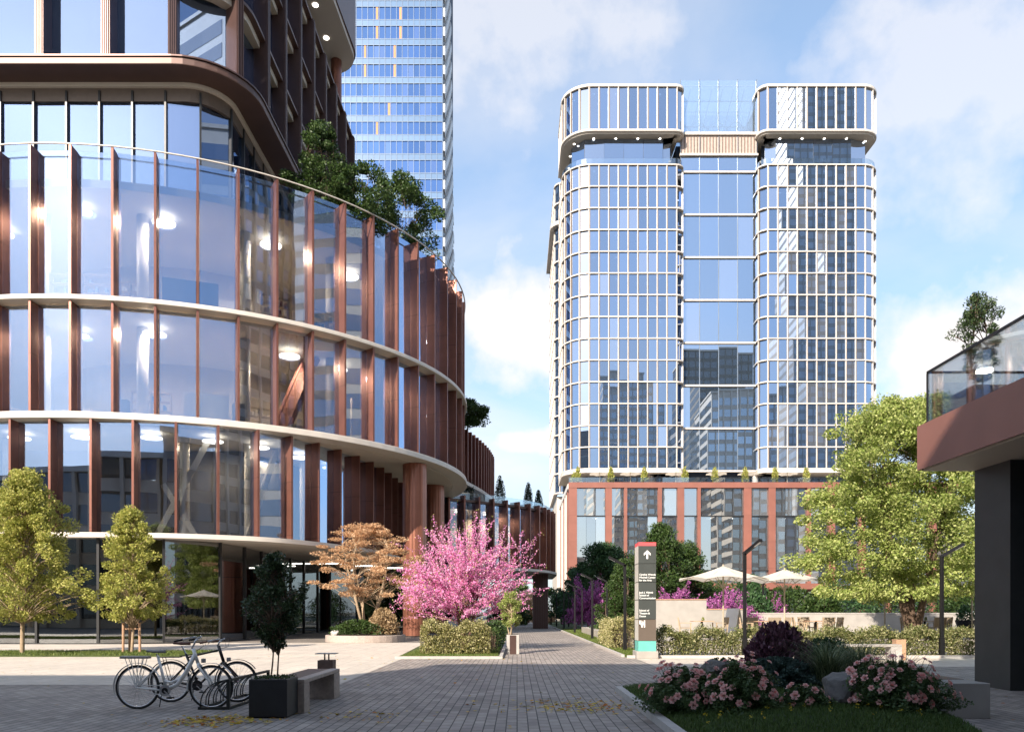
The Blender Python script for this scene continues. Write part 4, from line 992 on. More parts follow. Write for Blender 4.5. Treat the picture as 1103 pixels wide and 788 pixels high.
# potted tree on the canopy
pt = empty('roof_planter', (at(1057,16.4),16.4,5.71), 'dark square planter box behind the glass railing on the canopy roof', 'planter')
MB().box(-.42,.42,-.42,.42,0,.50).build('box', 'bronze_dark', pt, bevel=.02); MB().box(-.38,.38,-.38,.38,.5,.51).build('soil', 'soil', pt)
tree('potted_tree', 'slim dark green tree in the planter on the canopy roof behind the glass railing', 'tree', (at(1055,16.4),16.4,6.2), zt(318,16.4)-6.2, .3, .40, oval, 70, 110, .05, 'leaf_glossy', 'bark_dark', .022, stems=2, flat=.1, clump=.14, seed=51)

# foreground planter with its small tree
PX, PYY = (-4.05-3.47)/2, 12.2
bx = empty('square_planter', (PX,PYY,0), 'black cube planter at the near end of the left bench', 'planter')
MB().box(-.29,.29,-.30,.30,.02,.59).build('box', 'charcoal_box', bx, bevel=.012); MB().box(-.26,.26,-.27,.27,0,.03).build('plinth', 'black_metal', bx)
v, f = leaf_quads(np.stack([rng.uniform(-.27,.27,500), rng.uniform(-.28,.28,500), rng.uniform(.585,.62,500)],1), .035); mesh_obj('ground_cover', v, f, 'leaf_green', bx)['kind'] = 'stuff'
tree('potted_tree', 'dense dark green small tree with two bare stems in the black cube planter', 'tree', (PX,PYY,.57), zt(600,12.2)-.57, .52, .40, lambda t: max(.1, .42+.62*math.sin(math.pi*min(1,t*1.05))**.9 if t > .12 else .3+t*2)*(1 if t < .8 else max(.2,(1-t)/.2*.6+.4)), 150, 62, .052, 'leaf_glossy', 'bark', .014, stems=2, flat=.15, clump=.115, seed=61)

# planter in front of the hedge bed with its bright shrub
sp_ = empty('path_planter', (at(552.5,30.4),30.4,0), 'small grey and brown planter box standing at the start of the path', 'planter')
MB().box(-.24,.24,-.24,.24,0,.74).build('box', 'concrete', sp_, bevel=.01); MB().box(-.12,.12,-.262,-.242,.0,.72).build('front_panel', 'bronze_dark', sp_); MB().box(-.2,.2,-.2,.2,.74,.75).build('soil', 'soil', sp_)
tree('potted_shrub', 'light green upright shrub in the planter box at the start of the path', 'shrub', (at(550,30.4),30.4,.74), zt(638,30.4)-.74, .35, .42, oval, 75, 110, .055, 'leaf_lime', 'bark_light', .03, stems=3, flat=.2, clump=.13, seed=71)

# clipped hedges: leaf shell over twiggy stems
def hedge(label, P, w, h, n, leaf, ls=.06, lumps=.07, name='hedge'):
    """hedge along the plan polyline P"""
    a = Vector((*P[0],0)); root = empty(name, (P[0][0],P[0][1],.05), label, 'hedge')
    pp, nn, st_ = resample(P, .5); A = np.array(pp)-np.array(P[0]); Nn = np.array(nn)
    t = rng.uniform(0, len(A)-1.001, n); i = t.astype(int); c = A[i]+(A[i+1]-A[i])*(t-i)[:,None]; nr = Nn[i]
    face = rng.random(n); o = np.where(face < .40, w/2, np.where(face < .58, -w/2, rng.uniform(-w/2, w/2, n))); z = np.where(face < .58, h*rng.random(n)**.75, h)
    lump = lumps*(np.sin(c[:,0]*4.1+c[:,1]*2)+.6*np.sin(c[:,0]*9.7+z*5)+.5*np.sin(c[:,1]*7))
    depth = rng.normal(size=n)*.085
    o = o-np.sign(o)*depth+np.sign(o)*lump*.6*(face < .58); z = np.clip(z-np.where(face < .58, 0, depth)+lump*(z > .7*h), .03, None)
    V = np.stack([c[:,0]+nr[:,0]*o, c[:,1]+nr[:,1]*o, z],1)
    ov = np.stack([nr[:,0]*np.sign(o), nr[:,1]*np.sign(o), np.full(n,.7)],1)
    v, f = leaf_quads(V, ls, flat=0, outward=ov*.7); mesh_obj('foliage', v, f, leaf, root)
    s = MB()
    for k_ in range(int(len(A)*7)):
        t_ = random.uniform(0, len(A)-1.01); i = int(t_); q = A[i]+(A[i+1]-A[i])*(t_-i); o = random.uniform(-w*.42, w*.46); x, y = q[0]+nn[i][0]*o, q[1]+nn[i][1]*o
        s.tube([(x,y,-.03),(x+random.gauss(0,.06),y+random.gauss(0,.05),h*.5),(x+random.gauss(0,.1),y+random.gauss(0,.1),h*.9)], [.012,.009,.004], 4, caps=False)
    s.build('stems', 'bark_dark', root)['kind'] = 'stuff'
    return root
hedge('clipped yellow-green hedge in front of the pink redbud', [(-3.55,29.5),(-.98,29.5)], 1.1, .98, 15000, 'hedge_gold', .08, .11)
hedge('shaded green hedge running back along the left edge of the path', [(-1.2,58),(-1.15,31)], .8, .9, 9000, 'leaf_green', .10)
hedge('long clipped hedge in front of the parasols', [(4.95,28.5),(16.6,28.5)], 1.0, .78, 40000, 'hedge_leaf', .08, .11)
hedge('pale yellow-green hedge behind the black lamp and left of the sign', [(4.55,39.5),(3.95+.55,33.5),(5.4,33.3)], .8, 1.08, 12000, 'hedge_gold', .085, .1)

# grass
def grass(name, label, pts, h, w, m, lean=.5):
    v, f = blade_strips(pts, h, w, lean, 2); o = mesh_obj(name, v, f, m); return tag(o, label, 'grass', kind='stuff')
n = 30000; p = np.stack([rng.uniform(-40,-12.1,n), rng.uniform(28.3,31.9,n), np.full(n,.05)],1); grass('grass', 'sunlit short grass strip along the left facade', p, .07, .02, 'grass_blade')
n = 16000; y = rng.uniform(27.2,34,n); p = np.stack([rng.uniform(0,1,n)*3.4-4.1, y, np.full(n,.05)],1); grass('grass', 'short grass around the clipped hedge left of the path', p, .06, .016, 'grass_blade')
n = 22000; y = 28.2+(rng.random(n)**1.6)*45; p = np.stack([3.86+rng.random(n)*(.9+(y-28)*.03), y, np.full(n,.05)],1); grass('grass', 'short grass verge under the row of black lamps', p, .06, .02, 'grass_blade')
n = 90000; x = rng.uniform(2.1,6.4,n); y = rng.uniform(8,16.3,n); kx = np.array([inside(a,b) for a,b in zip(x,y)]); x, y = x[kx], y[kx]
p = np.stack([x, y, np.array([bed_z(a,b) for a,b in zip(x,y)])],1); grass('grass', 'dark shaded grass in the foreground flower bed', p, .06, .009, 'grass_shade')

# background planting on the right of the path
def tr(name, px, Y, top, rx, leaf, label, n=90, per=170, ls=.16, prof=dome, tz=.08, group='green trees behind the path lamps and the sign', seed=1, tr_=.10, flat=.3, clump=None):
    h = zt(top, Y); return tree(name, label, 'tree', (at(px,Y),Y,.05), h, h*tz, rx, prof, n, per, ls, leaf, 'bark_dark', tr_, stems=3, group=group, seed=seed, flat=flat, clump=clump or rx*.28)
tr('bushy_tree', 649, 86, 590, 3.7, 'leaf_bushy', 'broad mid-green tree above the purple redbud by the path lamps', 150, 190, .26, seed=101, prof=dome)
tr('bushy_tree', 623, 106, 614, 3.0, 'leaf_bushy', 'smaller green tree behind the far path lamps beside the podium corner', 70, 150, .3, seed=102)
tr('conifer_tree', 672, 43, 606, 1.15, 'leaf_green', 'feathery green conifer between the first and second path lamps', 110, 210, .10, prof=lambda t: max(.1,(1-t)**.55*min(1,t*5+.6)), seed=103)
tr('conifer_tree', 655, 53, 632, .95, 'leaf_green', 'low feathery conifer left of the taller conifer by the path lamps', 60, 170, .10, prof=lambda t: max(.1,(1-t)**.55*min(1,t*5+.6)), seed=104)
tr('dark_tree', 712, 54, 570, 2.4, 'leaf_green', 'dark green tree just right of the grey direction sign', 150, 200, .16, prof=lambda t: max(.1,(1-t)**.5*min(1,t*5+.7)), seed=105)
tr('dark_tree', 742, 57, 588, 2.2, 'leaf_green', 'dark green tree behind the left edge of the near parasol', 110, 190, .16, prof=lambda t: max(.1,(1-t)**.5*min(1,t*5+.7)), seed=106)
tr('dark_tree', 686, 58, 596, 1.9, 'leaf_green', 'dark green tree hidden behind the grey direction sign', 90, 170, .16, seed=107)
gr = 'round green bushes behind the patio walls'
for i, (px, Y, top, rx, lb) in enumerate(((770,62,628,2.6,'round green bush behind the pole of the near parasol'),(806,60,622,2.2,'round green bush behind the black lamp by the patio'),(850,58,634,2.6,'round green bush behind the pole of the far parasol'),(812,48,641,1.5,'low round bush between the two parasol poles'),(884,50,636,1.7,'low round bush under the left edge of the broad lime tree'),(905,64,628,3.2,'wide green bush behind the lime tree trunk on its left'),(955,66,625,3.2,'wide green bush straight behind the lime tree trunk'),(1010,64,622,3.4,'wide green bush behind the right lamp post'),(1050,60,625,3.0,'wide green bush beside the dark pavilion wall'))):
    h = zt(top, Y)
    shrub('round_bush', lb, 'bush', (at(px,Y),Y,.05), rx, rx, h, 6500, .2, 'leaf_bushy' if i % 2 else 'leaf_green', group=gr)
gp_ = 'purple redbuds behind the patio and lamps'
redbud('purple redbud behind the path lamps, left of the conifer', (at(634,76),76,.05), zt(617,76), 2.3, 2.2, 110, 70, .14, 'petal_purple', group=gp_, seed=11, extra=False, zc=.15)
redbud('purple redbud above the left end of the concrete wall', (at(726,47),47,.05), zt(622,47), 1.9, 1.6, 80, 60, .09, 'petal_purple', group=gp_, seed=12, extra=False, zc=.15)
redbud('purple redbud behind the pole of the near parasol', (at(782,46),46,.05), zt(627,46), 2.0, 1.6, 90, 60, .09, 'petal_purple', group=gp_, seed=13, extra=False, zc=.15)
redbud('small purple redbud between the black lamp and the far parasol', (at(832,56),56,.05), zt(638,56), 1.5, 1.3, 60, 50, .09, 'petal_purple', group=gp_, seed=14, extra=False, zc=.15)
# far end of the path
for i, (px, Y, top, rx, lf, lb) in enumerate(((566,104,640,3.0,'leaf_orange','orange tree at the far end of the path under the bridge wing'),(548,98,648,2.4,'leaf_green','green tree left of the far end of the path'),(597,125,634,3.5,'leaf_green','green tree far away at the corner of the podium'),(606,100,640,2.0,'leaf_bushy','green bush along the far path lamps'))):
    h = zt(top, Y); tree('far_tree', lb, 'tree', (at(px,Y),Y,0), h, h*.15, rx, dome, 50, 120, .3, lf, 'bark_dark', .12, stems=2, seed=200+i, flat=.3)
for i, (x, Y, h) in enumerate(((0,190,9),(14,200,11),(-14,195,10),(-30,210,12),(75,150,9),(92,160,12),(110,170,10),(130,180,13))):
    tree('far_tree', ('dark tree beyond the far end of the path','second dark tree beyond the path, right of the first','dark tree beyond the path, left of the first','leftmost dark tree beyond the path','dark tree right of the podium, nearest it','second dark tree right of the podium','third dark tree right of the podium','rightmost dark tree beyond the podium')[i], 'tree', (x,Y,0), h, h*.12, h*.5, dome, 40, 100, .6, 'leaf_green', 'bark_dark', .2, seed=300+i, group='far trees behind the buildings')
# hedge strip low planting along the lamps
shrub('low_planting', 'low dark planting under the conifers along the lamp row', 'shrub', (6.3,54,.05), 1.2, 9, .9, 9000, .12, 'leaf_green', stem=False)
shrub('dry_shrub', 'rusty low shrub beyond the sign, left of the hedge', 'shrub', (at(676,38),38,.05), .5, .5, .7, 1200, .09, 'dry_shrub')

# ---------------------------------------------------------------- foreground flower bed
def bz(x, y): return bed_z(x, y)-.02
def rose_bush(label, cx, cy, rx, ry, h, nb, nl):
    z = bz(cx, cy); root = empty('rose_bush', (cx,cy,z), label, 'rose bush', 'pink rose bushes in the flower bed')
    u = rng.random(nl)**.4; a = rng.uniform(0,2*np.pi,nl); t = rng.random(nl); pr = np.sqrt(np.clip(1-(t*.96)**2,.02,1))
    lump = 1+.22*np.sin(4*a+8*t+cx*5)+.12*np.sin(9*a-5*t)
    P = np.stack([rx*pr*u*np.cos(a)*lump, ry*pr*u*np.sin(a)*lump, h*t*(.82+.14*np.sin(5*a+cx*7))],1)
    v, f = leaf_quads(P, .05, flat=.3); mesh_obj('foliage', v, f, 'leaf_rose', root)
    s = MB(); 
    blooms = []
    for i in range(nb):
        a = random.uniform(math.pi, 2*math.pi) if random.random() < .72 else random.uniform(0, math.pi); el = math.asin(random.uniform(.18,1)); r = random.uniform(.92,1.06)*(1+.16*math.sin(4*a+8*math.sin(el)+cx*5))
        p = Vector((rx*r*math.cos(a)*math.cos(el), ry*r*math.sin(a)*math.cos(el), h*r*math.sin(el))); blooms.append(p)
        s.tube([(p.x*.3,p.y*.3,0),(p.x*.8,p.y*.8,p.z*.7),tuple(p)], [.006,.005,.003], 4, caps=False)
    s.build('stems', 'leaf_green', root)['kind'] = 'stuff'
    for p in blooms:
        d = (p-Vector((0,0,h*.2))).normalized()+Vector((0,-.25,.2)); d.normalize(); o = bpy.data.objects.new('bloom', random.choice(ROSE)); C.objects.link(o); o.parent = root; o.location = p
        o.rotation_euler = d.to_track_quat('Z','Y').to_euler(); s_ = random.uniform(.75,1.3); o.scale = (s_,)*3
ROSE = []
for q in range(3):
    mb = MB(); 
    for layer, (k_, r, tilt, sz) in enumerate(((6,.030,25,.030),(6,.022,50,.027),(5,.013,68,.024),(4,.006,80,.02))):
        for i in range(k_):
            a = 2*math.pi*i/k_+layer*.6+random.gauss(0,.12); ca, sa = math.cos(a), math.sin(a); ti = R(tilt+random.gauss(0,7)); 
            c = Vector((ca*r, sa*r, .004*layer)); o_ = Vector((ca*math.cos(ti), sa*math.cos(ti), math.sin(ti))); sd_ = Vector((-sa, ca, 0)); b = c-o_*sz*.35
            L_ = [b, b+o_*sz*.6+sd_*sz*.62+Vector((0,0,.004)), b+o_*sz*1.15+sd_*sz*.3, b+o_*sz*1.15-sd_*sz*.3, b+o_*sz*.6-sd_*sz*.62+Vector((0,0,.004))]
            mb.add([tuple(x) for x in L_], [(0,1,2,3,4)])
    ob = mb.build('bloom', 'petal_rose'); ROSE.append(ob.data); bpy.data.objects.remove(ob)
def gx(px, Y): return (px-CX)/F*Y
rose_bush('sprawling pink rose bush at the left front of the flower bed', gx(742,11.7), 11.7, .66, .6, .66, 76, 11000)
rose_bush('pink rose bush at the bottom of the flower bed, below the juniper', gx(800,11.1), 11.1, .50, .5, .70, 60, 8500)
rose_bush('small pink rose bush beside the boulder', gx(866,11.0), 11.0, .34, .3, .32, 16, 2800)
rose_bush('large pink rose bush right of the boulder, before the stone bench', gx(964,11.0), 11.0, .78, .55, .70, 90, 12000)
rock('boulder', 'rough grey boulder between the rose bushes', (gx(907,11.2),11.2,bz(4.6,11.2)+.18), (.30,.28,.34), 5)
rock('boulder', 'grey rock peeking out behind the left rose bush', (gx(775,13.2),13.2,bz(3.4,13.2)+.35), (.3,.25,.2), 8)
shrub('plum_shrub', 'dark purple-leaved shrub in the middle of the flower bed', 'shrub', (gx(838,14.4),14.4,bz(4.7,14.4)), .62, .55, 1.08, 3800, .10, 'leaf_plum', prof=oval, up=1.5, bump=.1)
shrub('dome_shrub', 'low clipped green dome shrub at the back left of the flower bed', 'shrub', (gx(779,15.0),15.0,bz(3.9,15.0)), .52, .45, .48, 9000, .035, 'leaf_bushy', bump=.03, shell=.15)
shrub('juniper_shrub', 'blue-green spreading juniper in front of the purple shrub', 'shrub', (gx(838,13.0),13.0,bz(4.3,13.0)), .62, .5, .50, 9000, .055, 'leaf_blue', flat=.1, bump=.35, up=.3)
shrub('pine_shrub', 'bright green low pine shrub behind the purple shrub', 'shrub', (gx(890,15.2),15.2,bz(5.8,15.2)), .70, .5, .92, 11000, .05, 'leaf_bushy', bump=.1, up=.5)
def tuft(label, x, y, n, h, spread):
    root = bz(x, y); a = rng.uniform(0,2*np.pi,n); r = rng.random(n)*spread
    P = np.stack([r*np.cos(a), r*np.sin(a), np.zeros(n)],1); v, f = blade_strips(P, h, .017, .95, 5, hv=.3); o = mesh_obj('ornamental_grass', v, f, 'ornamental'); o.location = (x,y,root); tag(o, label, 'ornamental grass', 'ornamental grass tufts in the flower bed')
tuft('left tuft of long arching grass, directly behind the boulder', gx(890,12.8), 12.8, 420, 1.0, .16)
tuft('middle tuft of long arching grass, behind the large rose bush', gx(925,13.4), 13.4, 520, 1.1, .20)
tuft('right tuft of long arching grass, beside the stone bench', gx(965,13.2), 13.2, 300, 1.0, .16)
# yellow blossoms in the grass
n = 34; x = rng.uniform(2.3,5.6,n); y = rng.uniform(9.9,10.9,n); kx = np.array([inside(a,b) for a,b in zip(x,y)]); x, y = x[kx], y[kx]
P = np.repeat(np.stack([x,y,np.array([bed_z(a,b)+.08 for a,b in zip(x,y)])],1), 6, 0)+rng.normal(size=(len(x)*6,3))*.013
v, f = leaf_quads(P, .028, flat=.6); tag(mesh_obj('yellow_flowers', v, f, 'petal_yellow'), 'tiny yellow flowers scattered in the foreground grass', 'flowers', kind='stuff')
# fallen leaves
def fallen(label, cx, cy, sx, sy, n, name='fallen_leaves'):
    P = np.stack([rng.normal(size=n)*sx+cx, rng.normal(size=n)*sy+cy, np.full(n,.014)],1)
    v, f = leaf_quads(P, .085, flat=.90); v[:,2] = np.maximum(v[:,2], .008); tag(mesh_obj(name, v, f, 'fallen'), label, 'fallen leaves', kind='stuff')
fallen('yellow and red fallen leaves in front of the bicycle rack', at(232,11.6), 11.6, .38, .3, 340)
fallen('yellow fallen leaves in the middle of the brick paving', at(628,13.4), 13.4, .7, .5, 340)
fallen('few yellow leaves beside the left bench', at(385,12.2), 12.2, .5, .4, 60)
P = np.stack([rng.uniform(-16,12,420), 8+rng.random(420)**.7*21, np.full(420,.014)],1)
v, f = leaf_quads(P, .085, flat=.90); v[:,2] = np.maximum(v[:,2], .012); tag(mesh_obj('scattered_leaves', v, f, 'fallen'), 'single fallen leaves scattered over the whole paving', 'fallen leaves', kind='stuff')
# ================================================================ STREET FURNITURE
# lamps: square post with a shoe and an angled head
def lamp(x, y, label, h, arm, group, base=.05):
    r = empty('street_lamp', (x,y,base), label, 'street lamp', group)
    MB().box(-.055,.055,-.055,.055,.72,h).build('pole', 'black_metal', r, bevel=.008)
    MB().box(-.075,.075,-.075,.075,0,.72).build('shoe', 'black_metal', r, bevel=.008)
    ax, ay, az = arm
    a = Vector((0,0,h-.03)); b = Vector((ax,ay,h+az)); d = (b-a).normalized()
    MB().bar(a-d*.04, b, .11, .10).build('arm', 'black_metal', r)
    q = a.lerp(b, .62); MB().bar(q-Vector((0,0,.056)), b-d*.03-Vector((0,0,.056)), .075, .015).build('light_strip', 'letters', r)
    return r
nm = ['nearest', 'second', 'third', 'fourth', 'fifth', 'sixth', 'seventh', 'farthest']
for i in range(8):
    Y = 32+13.9*i; lamp(4.37, Y, f'{nm[i]} black lamp post in the row along the right edge of the path', 3.48, (-.66,0,.31), 'black lamp posts along the path')
for i, (px, Y) in enumerate(((653.8,50),(627,66),(612.5,84))):
    lamp(at(px,Y), Y, ('black lamp post standing inside the planting by the conifers','black lamp post behind the purple redbud, left of the conifers','black lamp post deep in the planting near the podium corner')[i], 3.5, (-.6,0,.3), 'black lamp posts inside the planting')
lamp(at(799.5,28.1), 27.8, 'black lamp post in front of the long hedge, left of the near parasol pole', 3.70, (.30,-.9,.36), 'lamp posts along the long hedge', .0)
lamp(at(1009.5,28.1), 27.8, 'dark lamp post in front of the long hedge beneath the broad lime tree', 3.60, (.45,-.6,.36), 'lamp posts along the long hedge', .0)
lamp(at(822,52), 52, 'distant black lamp post among the bushes between the parasols', 3.4, (.1,-.5,.3), None)

# direction sign
sx0, sx1, sy0, sy1 = 4.18, 4.79, 27.2, 28.0
sg = empty('direction_sign', ((sx0+sx1)/2, 27.6, 0), 'tall grey direction pillar with white arrow and text beside the path', 'sign')
hw = (sx1-sx0)/2
MB().box(-hw-.07,hw+.07,-.47,.47,0,.26).build('base', 'concrete_warm', sg, bevel=.02)
for (z0, z1, m_, nm_) in ((.22,.61,'sign_teal','teal_panel'),(.62,1.35,'sign_brown','brown_panel'),(1.365,2.02,'sign_grey','panel'),(2.035,2.63,'sign_grey','panel'),(2.645,3.27,'sign_grey','panel'),(3.285,3.89,'sign_grey','panel'),(3.89,4.01,'sign_red','red_cap')):
    MB().box(-hw,hw,-.40,.40,z0,z1).build(nm_, m_, sg)
    if nm_ in ('panel','brown_panel'): MB().box(-hw-.006,-hw-.001,-.39,.39,z0+.005,z1-.005).build('side_panel', 'sign_side', sg)
MB().box(-hw+.012,hw-.012,-.385,.385,.25,3.88).build('core', 'mullion', sg)
def text(body, x, z, size, y=-.404, parent=None, name='lettering', rot=0, px=None):
    c = bpy.data.curves.new('t', 'FONT'); c.body = body; c.size = size; c.extrude = .002; c.offset = size*.018; c.align_x = 'LEFT'
    o = bpy.data.objects.new('t', c); C.objects.link(o); bpy.context.view_layer.update()
    me = bpy.data.meshes.new_from_object(o.evaluated_get(bpy.context.evaluated_depsgraph_get())); bpy.data.objects.remove(o)
    me.materials.clear(); me.materials.append(M['letters']); t = bpy.data.objects.new(name, me); C.objects.link(t); t.parent = parent
    t.location = (x, y, z); t.rotation_euler = (R(90), 0, rot); return t

for z, L_ in ((2.87,('Cynthia Woods','Mitchell Center','for the Arts')),(2.255,('Jack J. Valenti','School of','Communication')),(1.635,('School of','Theatre &','Dance'))):
    for i, s in enumerate(L_): text(s, -hw+.03, z-.098*i, .088, parent=sg)
ar = MB().box(-.03,.03,-.406,-.402,3.44,3.66)
for sx in (-1,1): ar.add([(0,-.407,3.74),(0,-.407,3.66),(sx*.115,-.407,3.55),(sx*.115,-.407,3.63)], [(0,1,2,3)]).add([(0,-.401,3.74),(0,-.401,3.66),(sx*.115,-.401,3.55),(sx*.115,-.401,3.63)], [(0,3,2,1)])
ar.build('arrow', 'letters', sg)
em = MB()
for x0,x1,z0,z1 in ((0,.045,.07,.24),(0,.13,.07,.11),(.085,.13,.07,.20),(.07,.11,.0,.17),(.155,.195,.0,.24),(.11,.155,.10,.14),(.07,.085,.20,.24)): em.box(-hw+.035+x0,-hw+.035+x1,-.406-x0*.01,-.402,1.08+z0,1.08+z1)
em.build('emblem', 'letters', sg)

# ---------------------------------------------------------------- left bench, ashtray bin
bn = empty('long_bench', (-3.67,13.75,0), 'long bench with brown seat and granite ends next to the black cube planter', 'bench')
for y0, y1, nm_ in ((-1.25,-.93,'end_support'),(.80,1.25,'end_support')): MB().box(-.30,.30,y0,y1,0,.47).build(nm_, 'granite', bn, bevel=.01)
MB().box(.12,.30,-1.25,1.25,.472,.535).build('edge_slab', 'granite', bn, bevel=.008)
MB().box(-.30,.118,-1.25,1.25,.472,.530).build('seat', 'seat_wood', bn, bevel=.006)
ab = empty('ashtray_bin', (at(352,15.6),15.6,0), 'brown box bin with a flat raised lid behind the left bench', 'litter bin')
MB().box(-.15,.15,-.15,.15,.04,.66).build('box', 'seat_wood', ab, bevel=.01); MB().box(-.12,.12,-.12,.12,0,.04).build('plinth', 'black_metal', ab)
for x in (-.04,.04): MB().box(x-.012,x+.012,-.012,.012,.66,.78).build('post', 'black_metal', ab)
MB().box(-.20,.20,-.14,.14,.78,.795).build('lid', 'concrete', ab)

# right stone bench in the foreground
rb = empty('stone_bench', (6.80,13.3,0), 'bench with pale stone end block at the right of the rose bed', 'bench')
MB().box(-.33,.34,-1.40,-.70,0,.53).build('end_block', 'concrete_warm', rb, bevel=.01); MB().box(-.33,.34,1.1,1.5,0,.46).build('end_block', 'concrete_warm', rb, bevel=.01)
MB().box(-.34,.34,-.695,1.5,.465,.535).build('seat', 'seat_wood', rb, bevel=.006)
mb_ = empty('slab_bench', (at(930,26),26,0), 'bench with a long pale slab seat in front of the long hedge', 'bench')
MB().box(-1.3,1.17,-.22,.22,.47,.55).build('seat', 'concrete_warm', mb_, bevel=.01); MB().box(.82,1.17,-.21,.21,0,.47).build('end_support', 'concrete', mb_); MB().box(-1.3,-.95,-.21,.21,0,.47).build('end_support', 'concrete', mb_)
wb = empty('wooden_bin', (at(971.5,26.3),26.5,0), 'copper-brown wooden litter bin at the right end of the slab bench', 'litter bin')
MB().box(-.16,.16,-.16,.16,.0,.66).build('body', 'warm_wood', wb, bevel=.01); MB().box(-.165,.165,-.165,.165,.66,.69).build('lid', 'warm_wood', wb); MB().cyl((0,0),.09,.09,.69,.695,16).build('opening', 'black_metal', wb)

# ---------------------------------------------------------------- bicycles
def bicycle(label, x, y, frame, saddle, grip, geo, step):
    b = empty('bicycle', (x,y,0), label, 'bicycle', None)
    r = .362; wb_ = geo['wb']
    for wx in (0, wb_):
        w = empty_part('wheel', b, (wx,0,r))
        P = [(r*.965*math.cos(a),0,r*.965*math.sin(a)) for a in np.linspace(0,2*math.pi,49)]; MB().tube(P, .019, 8, caps=False).build('tyre', 'tyre', w, smooth=True)
        P = [(r*.90*math.cos(a),0,r*.90*math.sin(a)) for a in np.linspace(0,2*math.pi,49)]; MB().tube(P, .012, 6, caps=False).build('rim', 'chrome', w, smooth=True)
        sp = MB()
        for i in range(28):
            a = 2*math.pi*i/28; o = .25*(1 if i % 2 else -1); s_ = .022 if i % 4 < 2 else -.022
            sp.tube([(.028*math.cos(a+o*4),s_,.028*math.sin(a+o*4)),(r*.89*math.cos(a),0,r*.89*math.sin(a))], .0016, 4, caps=False)
        sp.build('spokes', 'chrome', w); MB().tube([(0,-.05,0),(0,.05,0)], .022, 12).build('hub', 'chrome', w)
        f0, f1 = (R(25), R(205)) if wx == 0 else (R(35), R(190))
        P = [((r+.035)*math.cos(a),0,(r+.035)*math.sin(a)) for a in np.linspace(f0, f1, 26)]
        fm = MB()
        for p, q in zip(P, P[1:]): fm.bar(p, q, .05, .006)
        fm.build('mudguard', frame, w)
    g = geo; bb, st_, ht, hb = (Vector((g[k][0],0,g[k][1])) for k in ('bb','seat','head','headlow'))
    ra = Vector((0,0,r)); fa_ = Vector((wb_,0,r)); fr = MB()
    if step:
        fr.tube([ht.lerp(hb,.4), Vector((.80,0,.60)), Vector((.66,0,.41)), bb], .036, 12); fr.tube([Vector((.84,0,.66)), Vector((.70,0,.50)), Vector((.56,0,.44)), bb.lerp(st_,.28)], .022, 10)
    else:
        fr.tube([ht.lerp(hb,.25), st_.lerp(bb,.12)], .017, 10); fr.tube([hb, bb], .021, 10)
    fr.tube([st_, bb], .023, 10); fr.tube([ht, hb], .028, 12)
    for s_ in (-1,1):
        fr.tube([ra+Vector((0,s_*.06,0)), bb+Vector((-.05,s_*.04,0))], .014, 8); fr.tube([ra+Vector((0,s_*.06,0)), st_.lerp(bb,.25)], .011, 8)
    fr.build('frame', frame, b, smooth=True)
    fk = MB()
    for s_ in (-1,1): fk.tube([hb, hb+Vector((.02,s_*.05,-.04)), fa_+Vector((-.02,s_*.055,.1)), fa_+Vector((0,s_*.055,0))], [.024,.021,.017,.013], 8)
    fk.build('fork', frame, b, smooth=True)
    sd_ = Vector((g['saddle'][0],0,g['saddle'][1])); MB().tube([st_, sd_-Vector((0,0,.04))], .013, 10).build('seat_post', 'chrome', b)
    sad = MB(); L2 = [(-.13,.085),(-.10,.10),(-.02,.085),(.05,.045),(.12,.025),(.155,.012)]
    vs = []
    for xx, ww in L2:
        for j in range(8): a_ = 2*math.pi*j/8; vs.append((sd_.x+xx, ww*math.cos(a_), sd_.z+.028*math.sin(a_)*(1 if a_ < math.pi else .9)+(.012 if xx < -.05 else 0)))
    sad.add(vs, [(i*8+j,i*8+(j+1)%8,(i+1)*8+(j+1)%8,(i+1)*8+j) for i in range(5) for j in range(8)]+[tuple(range(7,-1,-1)),tuple(range(40,48))]).build('saddle', saddle, b, smooth=True)
    top = ht+Vector((-.02,0,.0)); bt = Vector((g['bar'][0],0,g['bar'][1])); hbm = MB(); hbm.tube([top, bt], .014, 10)
    for s_ in (-1,1): hbm.tube([bt, bt+Vector((.03,s_*.12,.03)), bt+Vector((-.04,s_*.26,.01)), bt+Vector((-.20,s_*.29,-.03))], .011, 8)
    hbm.build('handlebar', 'chrome', b, smooth=True)
    for s_ in (-1,1): MB().tube([bt+Vector((-.12,s_*.28,-.012)), bt+Vector((-.25,s_*.295,-.04))], .018, 10).build('grip', grip, b); MB().tube([bt+Vector((-.03,s_*.26,.02)), bt+Vector((-.12,s_*.27,-.055))], .006, 6).build('brake_lever', 'chrome', b)
    cb_ = MB()
    for s_ in (-1,1): cb_.tube([bt+Vector((-.02,s_*.24,.02)), bt+Vector((.12,s_*.14,.03)), bt+Vector((.12,s_*.04,-.12)), ht+Vector((.04,0,-.05))], .003, 5)
    cb_.build('brake_cable', 'black_metal', b)
    cr_ = MB().tube([(bb.x,-.055,bb.z),(bb.x,-.070,bb.z)], .092, 28); cr_.build('chain_guard', 'chrome' if step else 'black_metal', b)
    MB().tube([(bb.x,-.071,bb.z),(bb.x,-.078,bb.z)], .05, 20).build('chainring', 'black_metal', b)
    MB().bar((bb.x,-.085,bb.z),(bb.x+.12,-.085,bb.z-.11),.014,.022).build('crank', 'chrome', b); MB().bar((bb.x,.085,bb.z),(bb.x-.12,.085,bb.z+.11),.014,.022).build('crank', 'chrome', b)
